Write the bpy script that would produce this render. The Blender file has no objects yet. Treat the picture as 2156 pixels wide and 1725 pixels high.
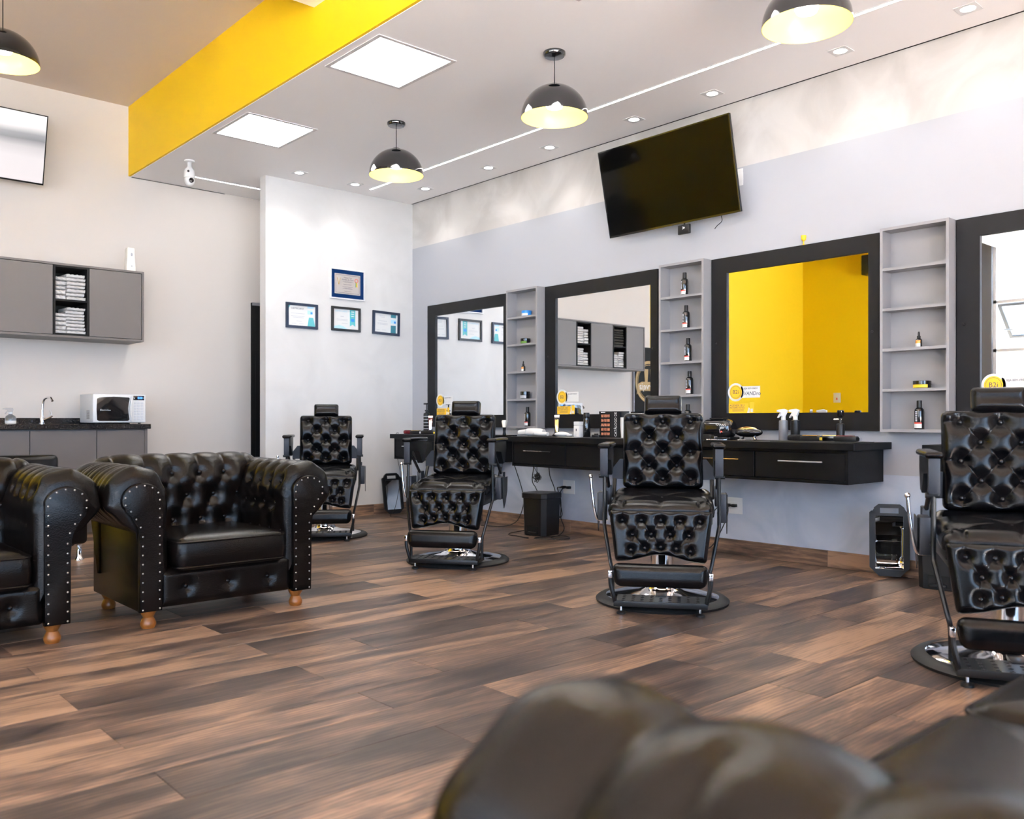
import bpy, bmesh, math, random
import numpy as np
from mathutils import Matrix, Vector
random.seed(7)
S = bpy.context.scene
COL = S.collection
R = math.radians

# ------------------------------------------------------------------ camera, world, exposure
cam_d = bpy.data.cameras.new('camera'); cam = bpy.data.objects.new('camera', cam_d); COL.objects.link(cam)
cam.location = (0, 0, 1.0); cam.rotation_euler = (R(90), 0, R(48.1))
cam_d.sensor_width = 36; cam_d.lens = 1840 / 2156 * 36; cam_d.shift_y = (885 - 862.5) / 2156
cam_d.clip_start = 0.05; cam_d.clip_end = 200
cam_d.dof.use_dof = True; cam_d.dof.focus_distance = 5.6; cam_d.dof.aperture_fstop = 3.2
S.camera = cam
W = bpy.data.worlds.new('world'); S.world = W; W.use_nodes = True
bgn = W.node_tree.nodes['Background']; bgn.inputs[0].default_value = (0.48, 0.70, 1.0, 1); bgn.inputs[1].default_value = 8.5
vs = S.view_settings
vs.view_transform = 'Standard'; vs.look = 'None'; vs.gamma = 1; vs.use_curve_mapping = False
vs.exposure = 0.68
fill_sun_d = bpy.data.lights.new('fill_sun', 'SUN'); fill_sun_d.energy = 265; fill_sun_d.angle = R(1); fill_sun_d.color = (1, .98, .96)  # sun added so its bounce off the floor out of view brightens the ceiling
fill_sun = bpy.data.objects.new('fill_sun', fill_sun_d); COL.objects.link(fill_sun); fill_sun.rotation_euler = Vector((-.95, .04, -1)).to_track_quat('-Z', 'Y').to_euler()
P_PANEL, P_SPOT, P_STRIP, P_BULB = 16.0, 7.0, 16.0, 20.0
def portal(x, y, z, sx, sy, rot):
    d = bpy.data.lights.new('window_portal', 'AREA'); d.shape = 'RECTANGLE'; d.size = sx; d.size_y = sy; d.cycles.is_portal = True
    o = bpy.data.objects.new('window_portal', d); COL.objects.link(o); o.location = (x, y, z); o.rotation_euler = rot
portal(-1.65, -4.32, 2.35, 8.5, 3.1, (R(90), 0, 0))
portal(3.02, -0.4, 1.55, 6.6, 2.9, (R(90), 0, R(90)))

# ------------------------------------------------------------------ materials
MATS = {}
def nt(m): return m.node_tree.nodes, m.node_tree.links
def mat(name, col=(.5,.5,.5), rough=.5, metal=0, spec=.5, emit=None, es=0, coat=0, trans=0, bump=None, ior=1.5, var=None):
    if name in MATS: return MATS[name]
    m = bpy.data.materials.new(name); m.use_nodes = True
    N, L = nt(m); b = N['Principled BSDF']
    b.inputs['Base Color'].default_value = (*col, 1); b.inputs['Roughness'].default_value = rough
    b.inputs['Metallic'].default_value = metal; b.inputs['Specular IOR Level'].default_value = spec
    b.inputs['IOR'].default_value = ior
    if coat: b.inputs['Coat Weight'].default_value = coat; b.inputs['Coat Roughness'].default_value = .08
    if trans: b.inputs['Transmission Weight'].default_value = trans
    if emit: b.inputs['Emission Color'].default_value = (*emit, 1); b.inputs['Emission Strength'].default_value = es
    tc = N.new('ShaderNodeTexCoord')
    if var:                       # (scale, amount): gentle cloudy tone variation
        n = N.new('ShaderNodeTexNoise'); n.inputs['Scale'].default_value = var[0]; n.inputs['Detail'].default_value = 5
        n.inputs['Distortion'].default_value = 1.2
        L.new(tc.outputs['Object'], n.inputs['Vector'])
        r = N.new('ShaderNodeValToRGB')
        r.color_ramp.elements[0].position = .3; r.color_ramp.elements[1].position = .7
        a = var[1]
        r.color_ramp.elements[0].color = (*[c * (1 - a) for c in col], 1)
        r.color_ramp.elements[1].color = (*[min(1, c * (1 + a)) for c in col], 1)
        L.new(n.outputs['Fac'], r.inputs['Fac']); L.new(r.outputs['Color'], b.inputs['Base Color'])
    if bump:                      # (scale, strength)
        n = N.new('ShaderNodeTexNoise'); n.inputs['Scale'].default_value = bump[0]; n.inputs['Detail'].default_value = 4
        L.new(tc.outputs['Object'], n.inputs['Vector'])
        bp = N.new('ShaderNodeBump'); bp.inputs['Strength'].default_value = bump[1]; bp.inputs['Distance'].default_value = .01
        L.new(n.outputs['Fac'], bp.inputs['Height']); L.new(bp.outputs['Normal'], b.inputs['Normal'])
    MATS[name] = m
    return m

M_yellow2 = mat('yellow_wall_paint', (.78, .54, .004), .6, spec=.2)
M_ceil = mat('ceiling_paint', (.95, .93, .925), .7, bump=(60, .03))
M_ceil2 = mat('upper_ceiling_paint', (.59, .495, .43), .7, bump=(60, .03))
M_white = mat('white_plaster', (.61, .60, .59), .55, var=(1.6, .06), bump=(4, .05))
M_yellow = mat('yellow_paint', (.66, .42, .004), .55, spec=.2, bump=(80, .02))
M_leather = mat('black_leather', (.0025, .0025, .003), .18, spec=.23, bump=(260, .10))
M_leather2 = mat('dark_brown_leather', (.0035, .0028, .0024), .19, spec=.17, bump=(220, .14))
M_board = mat('black_board', (.006, .006, .0075), .45, spec=.22, var=(6, .12))
M_desk = mat('black_desk_laminate', (.003, .0033, .0045), .42, spec=.18, bump=(120, .04))
M_grey = mat('grey_laminate', (.265, .26, .272), .45)
M_taupe = mat('taupe_laminate', (.115, .102, .096), .45)
M_blackp = mat('black_plastic', (.007, .007, .008), .35, spec=.35)
M_blackg = mat('gloss_black', (.008, .008, .009), .08, coat=.5)
M_blackm = mat('black_powder_metal', (.006, .0065, .0075), .36, spec=.35)
M_slate = mat('slate_metal', (.020, .023, .031), .45, spec=.35)
M_chrome = mat('chrome', (.86, .86, .88), .07, metal=1)
M_mirror = mat('mirror_glass', (.93, .94, .94), .0, metal=1)
M_granite = mat('black_granite', (.012, .012, .013), .12, var=(90, .8))
M_whitep = mat('white_plastic', (.70, .70, .70), .35)
M_paper = mat('white_paper', (.70, .70, .69), .6)
M_towel = mat('white_towel', (.84, .81, .79), .95, bump=(160, .6))
M_towelb = mat('dark_towel', (.04, .036, .03), .95, bump=(160, .6))
M_gold = mat('gold_metal', (.83, .58, .20), .18, metal=1)
M_red = mat('red_gloss', (.12, .006, .01), .2)
M_orange = mat('turned_wood', (.21, .070, .012), .35, var=(25, .2))
M_rubber = mat('black_rubber', (.010, .010, .010), .5, spec=.35)
M_nail = mat('nail_head', (.36, .33, .30), .3, metal=1)
M_screen = mat('tv_screen', (.001, .001, .001), .08, spec=.12)
M_ledp = mat('panel_light', (1, 1, 1), .5, emit=(1, .97, .94), es=P_PANEL)
M_leds = mat('strip_light', (1, 1, 1), .5, emit=(1, .95, .92), es=P_STRIP)
M_spot = mat('spot_light', (1, 1, 1), .5, emit=(1, .96, .92), es=8)
M_bulb = mat('bulb_light', (1, 1, 1), .5, emit=(1, .95, .86), es=P_BULB)
M_dark = mat('niche_black', (.005, .005, .005), .65, spec=.2)
M_navy = mat('navy_velvet', (.0, .016, .075), .8, spec=.1)
M_navyf = mat('navy_frame', (.015, .025, .050), .4, spec=.3)
M_teal = mat('teal_print', (.10, .42, .46), .6)
M_ltblue = mat('light_blue_print', (.42, .66, .80), .6)
M_dkteal = mat('deep_teal_print', (.025, .16, .22), .6)
M_ink = mat('ink_print', (.05, .05, .09), .6)
M_inkg = mat('grey_ink', (.45, .46, .50), .6)
M_blue = mat('blue_print', (.02, .22, .62), .4)
M_plaque = mat('plaque_metal', (.52, .47, .44), .35, metal=.35)
M_sticky = mat('yellow_sticker', (.86, .50, .02), .5)
M_disp = mat('blue_display', (.01, .02, .05), .3, emit=(.05, .25, 1), es=2.5)
M_clear = mat('clear_bottle', (.75, .77, .78), .1, trans=.85)
M_smoke = mat('smoke_bottle', (.30, .31, .33), .2, trans=.45)
M_greyf = mat('grey_frame_metal', (.30, .30, .32), .4, metal=.3)
M_red2 = mat('red_label', (.65, .06, .04), .5)
M_amber = mat('orange_label', (.75, .30, .06), .5)
M_photo = mat('photo_print', (.35, .12, .06), .5, var=(60, .7))
M_emgold = mat('emblem_gold', (.36, .24, .09), .5)
M_street = mat('street_concrete', (.30, .295, .285), .8, var=(.8, .15))
M_bwall = mat('building_white', (.42, .42, .42), .8)
M_bgrey = mat('building_grey', (.12, .125, .14), .8)
M_leaf = mat('leaf_green', (.10, .22, .03), .7, var=(3, .5))
M_cream = mat('cream_plastic', (.86, .82, .74), .35)

def glass_pane():
    m = bpy.data.materials.new('window_glass'); m.use_nodes = True; N, L = nt(m)
    N.remove(N['Principled BSDF']); out = N['Material Output']
    t = N.new('ShaderNodeBsdfTransparent'); g = N.new('ShaderNodeBsdfGlossy'); g.inputs['Roughness'].default_value = 0
    fr = N.new('ShaderNodeFresnel'); fr.inputs[0].default_value = 1.3
    mx = N.new('ShaderNodeMixShader'); L.new(fr.outputs[0], mx.inputs[0]); L.new(t.outputs[0], mx.inputs[1]); L.new(g.outputs[0], mx.inputs[2])
    L.new(mx.outputs[0], out.inputs[0]); return m
M_glass = glass_pane()

def wall_right_mat():
    """three paints on one wall: trowelled cream plaster above, smooth grey-lilac paint, grey trowelled plaster below"""
    m = bpy.data.materials.new('mirror_wall_paint'); m.use_nodes = True; N, L = nt(m); b = N['Principled BSDF']
    g = N.new('ShaderNodeNewGeometry'); sp = N.new('ShaderNodeSeparateXYZ'); L.new(g.outputs['Position'], sp.inputs[0])
    def noise(sc, c0, c1, p0, p1, dist=1.5):
        n = N.new('ShaderNodeTexNoise'); n.inputs['Scale'].default_value = sc; n.inputs['Detail'].default_value = 6; n.inputs['Distortion'].default_value = dist
        L.new(g.outputs['Position'], n.inputs['Vector'])
        r = N.new('ShaderNodeValToRGB'); r.color_ramp.elements[0].position = p0; r.color_ramp.elements[1].position = p1
        r.color_ramp.elements[0].color = (*c0, 1); r.color_ramp.elements[1].color = (*c1, 1); L.new(n.outputs['Fac'], r.inputs[0]); return r.outputs[0]
    top = noise(1.8, (.47, .45, .43), (.565, .545, .525), .38, .62)
    low = noise(2.2, (.36, .42, .53), (.51, .56, .65), .35, .66)
    def step(z):
        q = N.new('ShaderNodeMath'); q.operation = 'GREATER_THAN'; q.inputs[1].default_value = z; L.new(sp.outputs['Z'], q.inputs[0]); return q.outputs[0]
    def mix(f, a, c):
        x = N.new('ShaderNodeMix'); x.data_type = 'RGBA'; L.new(f, x.inputs['Factor'])
        for s, v in ((x.inputs[6], a), (x.inputs[7], c)):
            if isinstance(v, tuple): s.default_value = (*v, 1)
            else: L.new(v, s)
        return x.outputs[2]
    c = mix(step(.645), low, (.385, .395, .43)); c = mix(step(2.88), c, top)
    L.new(c, b.inputs['Base Color']); b.inputs['Roughness'].default_value = .5
    return m
M_wallr = wall_right_mat()

def wall_left_mat():
    m = bpy.data.materials.new('kitchen_wall_paint'); m.use_nodes = True; N, L = nt(m); b = N['Principled BSDF']
    g = N.new('ShaderNodeNewGeometry'); sp = N.new('ShaderNodeSeparateXYZ'); L.new(g.outputs['Position'], sp.inputs[0])
    q = N.new('ShaderNodeMath'); q.operation = 'LESS_THAN'; q.inputs[1].default_value = .33; L.new(sp.outputs['Y'], q.inputs[0])
    x = N.new('ShaderNodeMix'); x.data_type = 'RGBA'; L.new(q.outputs[0], x.inputs['Factor'])
    x.inputs[6].default_value = (.61, .56, .515, 1); x.inputs[7].default_value = (.78, .54, .004, 1)
    L.new(x.outputs[2], b.inputs['Base Color']); b.inputs['Roughness'].default_value = .6
    return m
M_walll = wall_left_mat()

def wood_mat(name, along='Y', use_color=True, base=None):
    m = bpy.data.materials.new(name); m.use_nodes = True; N, L = nt(m); b = N['Principled BSDF']
    tc = N.new('ShaderNodeTexCoord'); oi = N.new('ShaderNodeObjectInfo'); ge = N.new('ShaderNodeNewGeometry')
    sc = N.new('ShaderNodeVectorMath'); sc.operation = 'SCALE'
    cm = N.new('ShaderNodeCombineXYZ')
    addr = N.new('ShaderNodeMath'); addr.operation = 'ADD'; L.new(oi.outputs['Random'], addr.inputs[0]); L.new(ge.outputs['Random Per Island'], addr.inputs[1])
    for i, k in enumerate((37., 53., 11.)):
        q = N.new('ShaderNodeMath'); q.operation = 'MULTIPLY'; q.inputs[1].default_value = k; L.new(addr.outputs[0], q.inputs[0]); L.new(q.outputs[0], cm.inputs[i])
    ad = N.new('ShaderNodeVectorMath'); ad.operation = 'ADD'; L.new(tc.outputs['Object'], ad.inputs[0]); L.new(cm.outputs[0], ad.inputs[1])
    def mapped(sx, sy, sz):
        mp = N.new('ShaderNodeMapping'); L.new(ad.outputs[0], mp.inputs['Vector'])
        mp.inputs['Scale'].default_value = {'Y': (sx, sy, sz), 'X': (sy, sz, sx), 'YB': (sz, sy, sx)}[along]; return mp.outputs[0]
    def noise(vec, s, d, dist=0, rough=.6):
        n = N.new('ShaderNodeTexNoise'); n.inputs['Scale'].default_value = s; n.inputs['Detail'].default_value = d; n.inputs['Distortion'].default_value = dist
        n.inputs['Roughness'].default_value = rough; L.new(vec, n.inputs['Vector']); return n.outputs['Fac']
    blotch = noise(mapped(5, 1.1, 5), 1.6, 4, .6)
    grain = noise(mapped(60, 2.2, 10), 1.5, 5, .4, .7)
    ring = N.new('ShaderNodeTexWave'); ring.wave_type = 'RINGS'; ring.rings_direction = 'X' if along == 'X' else 'Y'
    ring.inputs['Scale'].default_value = 2.4; ring.inputs['Distortion'].default_value = 7; ring.inputs['Detail'].default_value = 3; ring.inputs['Detail Scale'].default_value = 1.3
    L.new(mapped(7, 1.0, 3), ring.inputs['Vector'])
    def comb(a, wa, c, wc):
        x = N.new('ShaderNodeMath'); x.operation = 'MULTIPLY'; x.inputs[1].default_value = wa; L.new(a, x.inputs[0])
        y = N.new('ShaderNodeMath'); y.operation = 'MULTIPLY_ADD'; y.inputs[1].default_value = wc; L.new(c, y.inputs[0]); L.new(x.outputs[0], y.inputs[2]); return y.outputs[0]
    f = comb(blotch, 1.25, grain, .62); f = comb(f, 1., ring.outputs['Fac'], .12)
    s0 = N.new('ShaderNodeMath'); s0.operation = 'SUBTRACT'; s0.inputs[1].default_value = .22; L.new(f, s0.inputs[0]); f = s0.outputs[0]
    if use_color:
        spc = N.new('ShaderNodeSeparateColor'); L.new(oi.outputs['Color'], spc.inputs[0])
        f = comb(f, 1., spc.outputs[0], 1.0)
        sub = N.new('ShaderNodeMath'); sub.operation = 'SUBTRACT'; sub.inputs[1].default_value = .5; L.new(f, sub.inputs[0]); f = sub.outputs[0]
    r = N.new('ShaderNodeValToRGB'); e = r.color_ramp.elements
    e[0].position = .36; e[0].color = (.020, .0145, .0125, 1); e[1].position = 1.12 if False else 1.0; e[1].color = (.29, .178, .112, 1)
    for p, c in ((.56, (.045, .031, .0255)), (.76, (.118, .075, .053))):
        q = e.new(p); q.color = (*c, 1)
    L.new(f, r.inputs[0]); L.new(r.outputs[0], b.inputs['Base Color'])
    b.inputs['Roughness'].default_value = .40; b.inputs['Specular IOR Level'].default_value = .45
    bp = N.new('ShaderNodeBump'); bp.inputs['Strength'].default_value = .12; bp.inputs['Distance'].default_value = .004
    L.new(grain, bp.inputs['Height']); L.new(bp.outputs[0], b.inputs['Normal'])
    return m
M_plank = wood_mat('plank_wood', 'Y')
M_plankf = wood_mat('plank_field_wood', 'Y')
M_basex = wood_mat('baseboard_wood_x', 'X')
M_basey = wood_mat('baseboard_wood_y', 'YB')

# ------------------------------------------------------------------ mesh helpers
def link(o, parent=None):
    COL.objects.link(o)
    if parent: o.parent = parent
    return o
class MB:
    def __init__(s): s.bm = bmesh.new()
    def box(s, x0, x1, y0, y1, z0, z1, bev=0, seg=2, M=None):
        mt = Matrix.Translation(((x0+x1)/2, (y0+y1)/2, (z0+z1)/2)) @ Matrix.Diagonal((abs(x1-x0), abs(y1-y0), abs(z1-z0), 1))
        v = bmesh.ops.create_cube(s.bm, size=1, matrix=mt)['verts']
        if bev:
            ed = list({e for q in v for e in q.link_edges})
            r = bmesh.ops.bevel(s.bm, geom=ed, offset=min(bev, .49*min(abs(x1-x0), abs(y1-y0), abs(z1-z0))), segments=seg, affect='EDGES', profile=.5)
            v = list({q for f in r['faces'] for q in f.verts} | {q for q in v if q.is_valid})
        if M is not None: bmesh.ops.transform(s.bm, matrix=M, verts=[q for q in v if q.is_valid])
        return s
    def quads(s, P, wu=False, wv=False, M=None, capu=False):
        """P: array [nu][nv][3]"""
        nu, nv = len(P), len(P[0])
        V = [[s.bm.verts.new((M @ Vector(p)) if M is not None else p) for p in row] for row in P]
        for i in range(nu if wu else nu - 1):
            for j in range(nv if wv else nv - 1):
                a, b, c, d = V[i][j], V[(i+1) % nu][j], V[(i+1) % nu][(j+1) % nv], V[i][(j+1) % nv]
                try: s.bm.faces.new((a, b, c, d))
                except ValueError: pass
        if capu:
            for row in (V[0], V[-1]):
                try: s.bm.faces.new(row)
                except ValueError: pass
        return V
    def lathe(s, prof, n=24, M=None, cap=True):
        P = [[(r*math.cos(2*math.pi*k/n), r*math.sin(2*math.pi*k/n), z) for k in range(n)] for r, z in prof]
        s.quads(P, wv=True, M=M, capu=cap); return s
    def cyl(s, a, b, r, n=12, r2=None):
        a, b = Vector(a), Vector(b); d = b - a
        q = d.to_track_quat('Z', 'Y').to_matrix().to_4x4()
        return s.lathe([(r, 0), (r2 if r2 is not None else r, d.length)], n, Matrix.Translation(a) @ q)
    def tube(s, pts, r, n=8, smooth=0, closed=False, M=None):
        p = [Vector(q) for q in pts]
        if smooth: p = catmull(p, smooth, closed)
        rings = []; N = len(p); up = Vector((0, 0, 1)); prev = None
        for i in range(N):
            t = (p[(i+1) % N] - p[i-1]) if closed else (p[min(i+1, N-1)] - p[max(i-1, 0)])
            if t.length < 1e-9: t = Vector((0, 0, 1))
            t.normalize()
            if prev is None:
                x = t.cross(up if abs(t.z) < .95 else Vector((1, 0, 0))).normalized()
            else:
                x = (prev - t * prev.dot(t)).normalized()
            prev = x; y = t.cross(x)
            rr = r[i] if isinstance(r, (list, tuple)) else r
            rings.append([tuple(p[i] + x*math.cos(2*math.pi*k/n)*rr + y*math.sin(2*math.pi*k/n)*rr) for k in range(n)])
        s.quads(rings, wu=closed, wv=True, M=M, capu=not closed); return s
    def sph(s, c, r, nu=12, nv=8, M=None):
        if not isinstance(r, (tuple, list)): r = (r, r, r)
        mt = Matrix.Translation(c) @ Matrix.Diagonal((*r, 1))
        if M is not None: mt = M @ mt
        bmesh.ops.create_uvsphere(s.bm, u_segments=nu, v_segments=nv, radius=1, matrix=mt); return s
    def prism(s, poly, t0, t1, axis='y', M=None, bev=0):
        """poly: 2-D outline; axis y: (x,z) extruded t0..t1 in y; axis x: (y,z) extruded in x; axis z: (x,y)"""
        f = {'y': lambda p, t: (p[0], t, p[1]), 'x': lambda p, t: (t, p[0], p[1]), 'z': lambda p, t: (p[0], p[1], t)}[axis]
        a = [s.bm.verts.new((M @ Vector(f(p, t0))) if M is not None else f(p, t0)) for p in poly]
        b = [s.bm.verts.new((M @ Vector(f(p, t1))) if M is not None else f(p, t1)) for p in poly]
        n = len(poly); fs = [s.bm.faces.new(a), s.bm.faces.new(b[::-1])]
        for i in range(n): fs.append(s.bm.faces.new((a[i], b[i], b[(i+1) % n], a[(i+1) % n])))
        if bev:
            ed = list({e for q in fs[:2] for e in q.edges}); bmesh.ops.bevel(s.bm, geom=ed, offset=bev, segments=2, affect='EDGES', profile=.5)
        return s
    def mesh(s, name, smooth=40):
        bmesh.ops.recalc_face_normals(s.bm, faces=s.bm.faces)
        me = bpy.data.meshes.new(name); s.bm.to_mesh(me); s.bm.free()
        if smooth:
            me.polygons.foreach_set('use_smooth', [True]*len(me.polygons))
            me.set_sharp_from_angle(angle=R(smooth))
        return me
    def build(s, name, m, parent=None, loc=(0, 0, 0), rot=(0, 0, 0), smooth=40):
        me = s.mesh(name, smooth); me.materials.append(m)
        o = bpy.data.objects.new(name, me); o.location = loc; o.rotation_euler = rot
        return link(o, parent)
def catmull(p, k, closed=False):
    out = []; n = len(p)
    for i in range(n if closed else n-1):
        g = (lambda j: p[j % n]) if closed else (lambda j: p[max(0, min(n-1, j))])
        a, b, c, d = g(i-1), g(i), g(i+1), g(i+2)
        for t in range(k):
            u = t/k; out.append(.5*((2*b) + (c-a)*u + (2*a-5*b+4*c-d)*u*u + (3*b-a-3*c+d)*u**3))
    if not closed: out.append(p[-1])
    return out
def tag(o, label, cat, group=None, kind=None):
    o['label'] = label; o['category'] = cat
    if group: o['group'] = group
    if kind: o['kind'] = kind
    return o
def thing(name, label, cat, loc=(0, 0, 0), rz=0, group=None):
    o = bpy.data.objects.new(name, None); o.empty_display_size = .1; COL.objects.link(o)
    o.location = loc; o.rotation_euler = (0, 0, R(rz)); return tag(o, label, cat, group)
def struct(o): o['kind'] = 'structure'; return o
def inst(me, name, parent, loc=(0, 0, 0), rot=(0, 0, 0), sc=None):
    o = bpy.data.objects.new(name, me); o.location = loc; o.rotation_euler = rot
    if sc: o.scale = sc
    return link(o, parent)
def copy_tree(o, parent=None):
    c = o.copy(); COL.objects.link(c); c.parent = parent
    for ch in list(o.children): copy_tree(ch, c)
    return c
def text(name, s, size, m, parent, loc, rot=(R(90), 0, 0), align='CENTER', ext=.0003, sx=1, shear=0, sp=1):
    cu = bpy.data.curves.new(name, 'FONT'); cu.body = s; cu.size = size; cu.extrude = ext; cu.align_x = align; cu.align_y = 'CENTER'; cu.shear = shear; cu.space_line = sp; cu.resolution_u = 2
    t = bpy.data.objects.new(name, cu); COL.objects.link(t)
    dg = bpy.context.evaluated_depsgraph_get(); me = bpy.data.meshes.new_from_object(t.evaluated_get(dg)); me.name = name
    bpy.data.objects.remove(t); bpy.data.curves.remove(cu)
    me.materials.clear(); me.materials.append(m)
    o = inst(me, name, parent, loc, rot); o.scale = (sx, 1, 1); return o
ORD = ['lowest', 'second', 'third', 'fourth', 'fifth', 'sixth', 'seventh', 'eighth', 'ninth', 'tenth', 'eleventh']

# ------------------------------------------------------------------ the room shell
YW, HC, HU, XP, XK, YB, YS, XE = 5.60, 3.37, 4.05, -7.88, -8.82, 2.92, -4.30, 3.0
def sbox(name, m, *b, parent=None, bev=0):
    o = MB().box(*b, bev=bev).build(name, m, parent, smooth=0)
    return o if parent else struct(o)
floor = sbox('floor', M_rubber, XK-.15, XE+.15, YS-.15, YW+.15, -.12, -.012)
sbox('wall_right', M_wallr, XK-.15, XE+.15, YW, YW+.15, -.012, 4.25)
sbox('wall_left', M_walll, XK-.15, XK, YS-.15, YW, -.012, 4.25)
sbox('wall_partition', M_white, XP-.12, XP, 3.87, YW, 0, HC)
sbox('ceiling', M_ceil, XK, XE, YB, YW-.022, HC, 4.22)
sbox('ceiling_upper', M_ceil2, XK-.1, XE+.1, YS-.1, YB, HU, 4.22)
sbox('trim_1', M_yellow, XK, XE, YB-.02, YB-.0005, HC+.004, HU)            # yellow drop of the lowered ceiling
sbox('trim_2', M_ceil, -5.20, -4.75, YS, YB-.02, 3.743, HU)                 # white cross beam
sbox('gap_shade_1', M_dark, XP, XE, YW-.0215, YW-.0005, HC+.002, HC+.02)         # dark strip painted as the shade in the ceiling gap at the mirror wall
sbox('gap_shade_2', M_dark, XK+.0005, XK+.010, YB+.01, 3.87, HC-.004, HC-.0005)  # dark strip painted as the shade line between ceiling and kitchen wall
# far side wall (behind the camera) : yellow part, then a row of windows
wb = MB(); wb.box(XK, -5.95, YS-.15, YS, 0, HU)
struct(wb.build('wall_back', M_yellow2, smooth=0))
wb = MB(); wb.box(-5.95, XE+.15, YS-.15, YS, 0, .80); wb.box(-5.95, XE+.15, YS-.15, YS, 3.90, HU)
for x in (-5.95, -3.1, -.25, 2.6): wb.box(x, x+(.34 if x > -5.9 else .52), YS-.15, YS, .8, 3.9)
struct(wb.build('wall_back_windowed', M_bgrey, smooth=0))
wb = MB(); wb.box(XE, XE+.15, YS, -3.7, 0, HU); wb.box(XE, XE+.15, 2.9, YW, 0, HU); wb.box(XE, XE+.15, -3.7, 2.9, 3.0, HU)
struct(wb.build('wall_front', M_white, smooth=0))
n = 0
for x0, x1 in ((-5.43, -3.1), (-2.76, -.25), (.09, 2.6)):
    n += 1
    w = MB(); z0, z1 = .8, 3.9
    for x in (x0, (x0+x1)/2-.025, x1-.05): w.box(x, x+.05, YS-.12, YS-.06, z0, z1)
    for z in (z0, 2.12, 2.92, z1-.05): w.box(x0, x1, YS-.12, YS-.06, z, z+.05)
    w = struct(w.build('window_%d' % n, M_whitep, smooth=0))
    h = (x1-x0)/2
    for i in (0, 1):                                      # fixed panes above and below, top-hung sash in the middle
        MB().box(x0+i*h+.05, x0+(i+1)*h-.03, YS-.093, YS-.087, .85, 2.12).build('pane', M_glass, w, smooth=0)
        a = Matrix.Translation((x0+(i+.5)*h, YS-.13, 2.92)) @ Matrix.Rotation(R(-48), 4, 'X')
        f = MB()
        for b in ((-h/2+.04, h/2-.04, -.02, .02, -.05, 0), (-h/2+.04, h/2-.04, -.02, .02, -.78, -.73), (-h/2+.04, -h/2+.09, -.02, .02, -.73, -.05), (h/2-.09, h/2-.04, -.02, .02, -.73, -.05)): f.box(*b)
        f = f.build('sash', M_blackm, w, smooth=0); f.matrix_local = a
        MB().box(-h/2+.09, h/2-.09, -.003, .003, -.73, -.05).build('sash_pane', M_glass, f, smooth=0)
        MB().cyl((-h/2+.12, .0, -.6), (-h/2+.12, .25, -.35), .012, 8).build('stay_arm', M_blackm, f)
w = MB()
for y in (-3.7, -2.05, -.4, 1.25, 2.84): w.box(XE+.04, XE+.10, y, y+.06, 0, 3.0)
for z in (0, 2.1, 2.94): w.box(XE+.04, XE+.10, -3.7, 2.9, z, z+.06)
w = struct(w.build('window_4', M_blackm, smooth=0))
for i, y in enumerate((-3.7, -2.05, -.4, 1.25)):
    MB().box(XE+.067, XE+.073, y+.06, y+(1.65 if i < 3 else 1.59), .06, 2.1).build('pane', M_glass, w, smooth=0)
    MB().box(XE+.067, XE+.073, y+.06, y+(1.65 if i < 3 else 1.59), 2.16, 2.94).build('pane', M_glass, w, smooth=0)
# outside : street and the building opposite
sbox('street_ground', M_street, -40, 30, -40, 30, -.45, -.15)
bld = thing('office_building', 'white building across the street seen in the right-hand mirror', 'building', (-9, -15, -.15))
MB().box(-9, 14, -3, 0, 0, 9).build('wall', M_bwall, bld, smooth=0)
MB().box(-9, 14, 0, .5, 3.2, 4.4).build('ledge', M_bwall, bld, smooth=0)
for k in range(8): MB().box(-7.6+k*2.7, -6.2+k*2.7, -.02, .06, .6, 2.9).build('window', M_bgrey, bld, smooth=0)
for k in range(8): MB().box(-7.6+k*2.7, -6.2+k*2.7, -.02, .06, 5.2, 7.4).build('window', M_bgrey, bld, smooth=0)
tr = thing('street_tree', 'small green street tree outside seen in the right-hand mirror', 'tree', (-8.6, -10.5, -.15))
MB().cyl((0, 0, 0), (0, 0, 1.6), .06, 8, .04).build('trunk', M_bgrey, tr)
f = MB()
for k in range(26): f.sph((random.gauss(0, .35), random.gauss(0, .35), 1.9+random.gauss(0, .35)), random.uniform(.12, .25), 7, 5)
f.build('crown', M_leaf, tr)

# planks : rows across X, laid along Y
PW, PL = .236, 1.22
pm = MB(); pm.box(-PW/2+.0006, PW/2-.0006, -PL/2+.0006, PL/2-.0006, -.012, 0, bev=.0012, seg=1)
pmesh = pm.mesh('plank', 0); pmesh.materials.append(M_plank)
cells = []
rng = random.Random(3)
k0 = int(math.floor((XK + 2.767)/PW)); k1 = int(math.ceil((XE + 2.767)/PW))
for k in range(k0, k1):
    xc = -2.767 + (k+.5)*PW
    if xc - PW/2 < XK-.14 or xc + PW/2 > XE+.14: continue
    off = (1.72 if k % 2 == 0 else .90)
    j = int(math.floor((YS - off)/PL))
    while off + j*PL < YW:
        yc = off + (j+.5)*PL; j += 1
        # depth and lateral position seen from the room's seating corner
        t = -.744*xc + .668*yc; l = .668*xc + .744*yc
        vis = t > .6 and abs(l) < .62*t + .7
        cells.append(((0 if vis else 1), math.hypot(xc, yc), xc, yc))
cells.sort()
dark_rows = {}
rest = MB()
for n, (v, d, x, y) in enumerate(cells):
    tone = min(.66, max(.30, rng.gauss(.47, .11)))
    if n < 300:
        o = inst(pmesh, 'plank', floor, (x, y, 0)); o.color = (tone, tone, tone, 1)
    else:
        rest.box(x-PW/2+.0006, x+PW/2-.0006, y-PL/2+.0006, y+PL/2-.0006, -.012, 0)
o = rest.build('plank_field', M_plankf, floor, smooth=0); o['kind'] = 'stuff'; o.color = (.46, .46, .46, 1)

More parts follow.
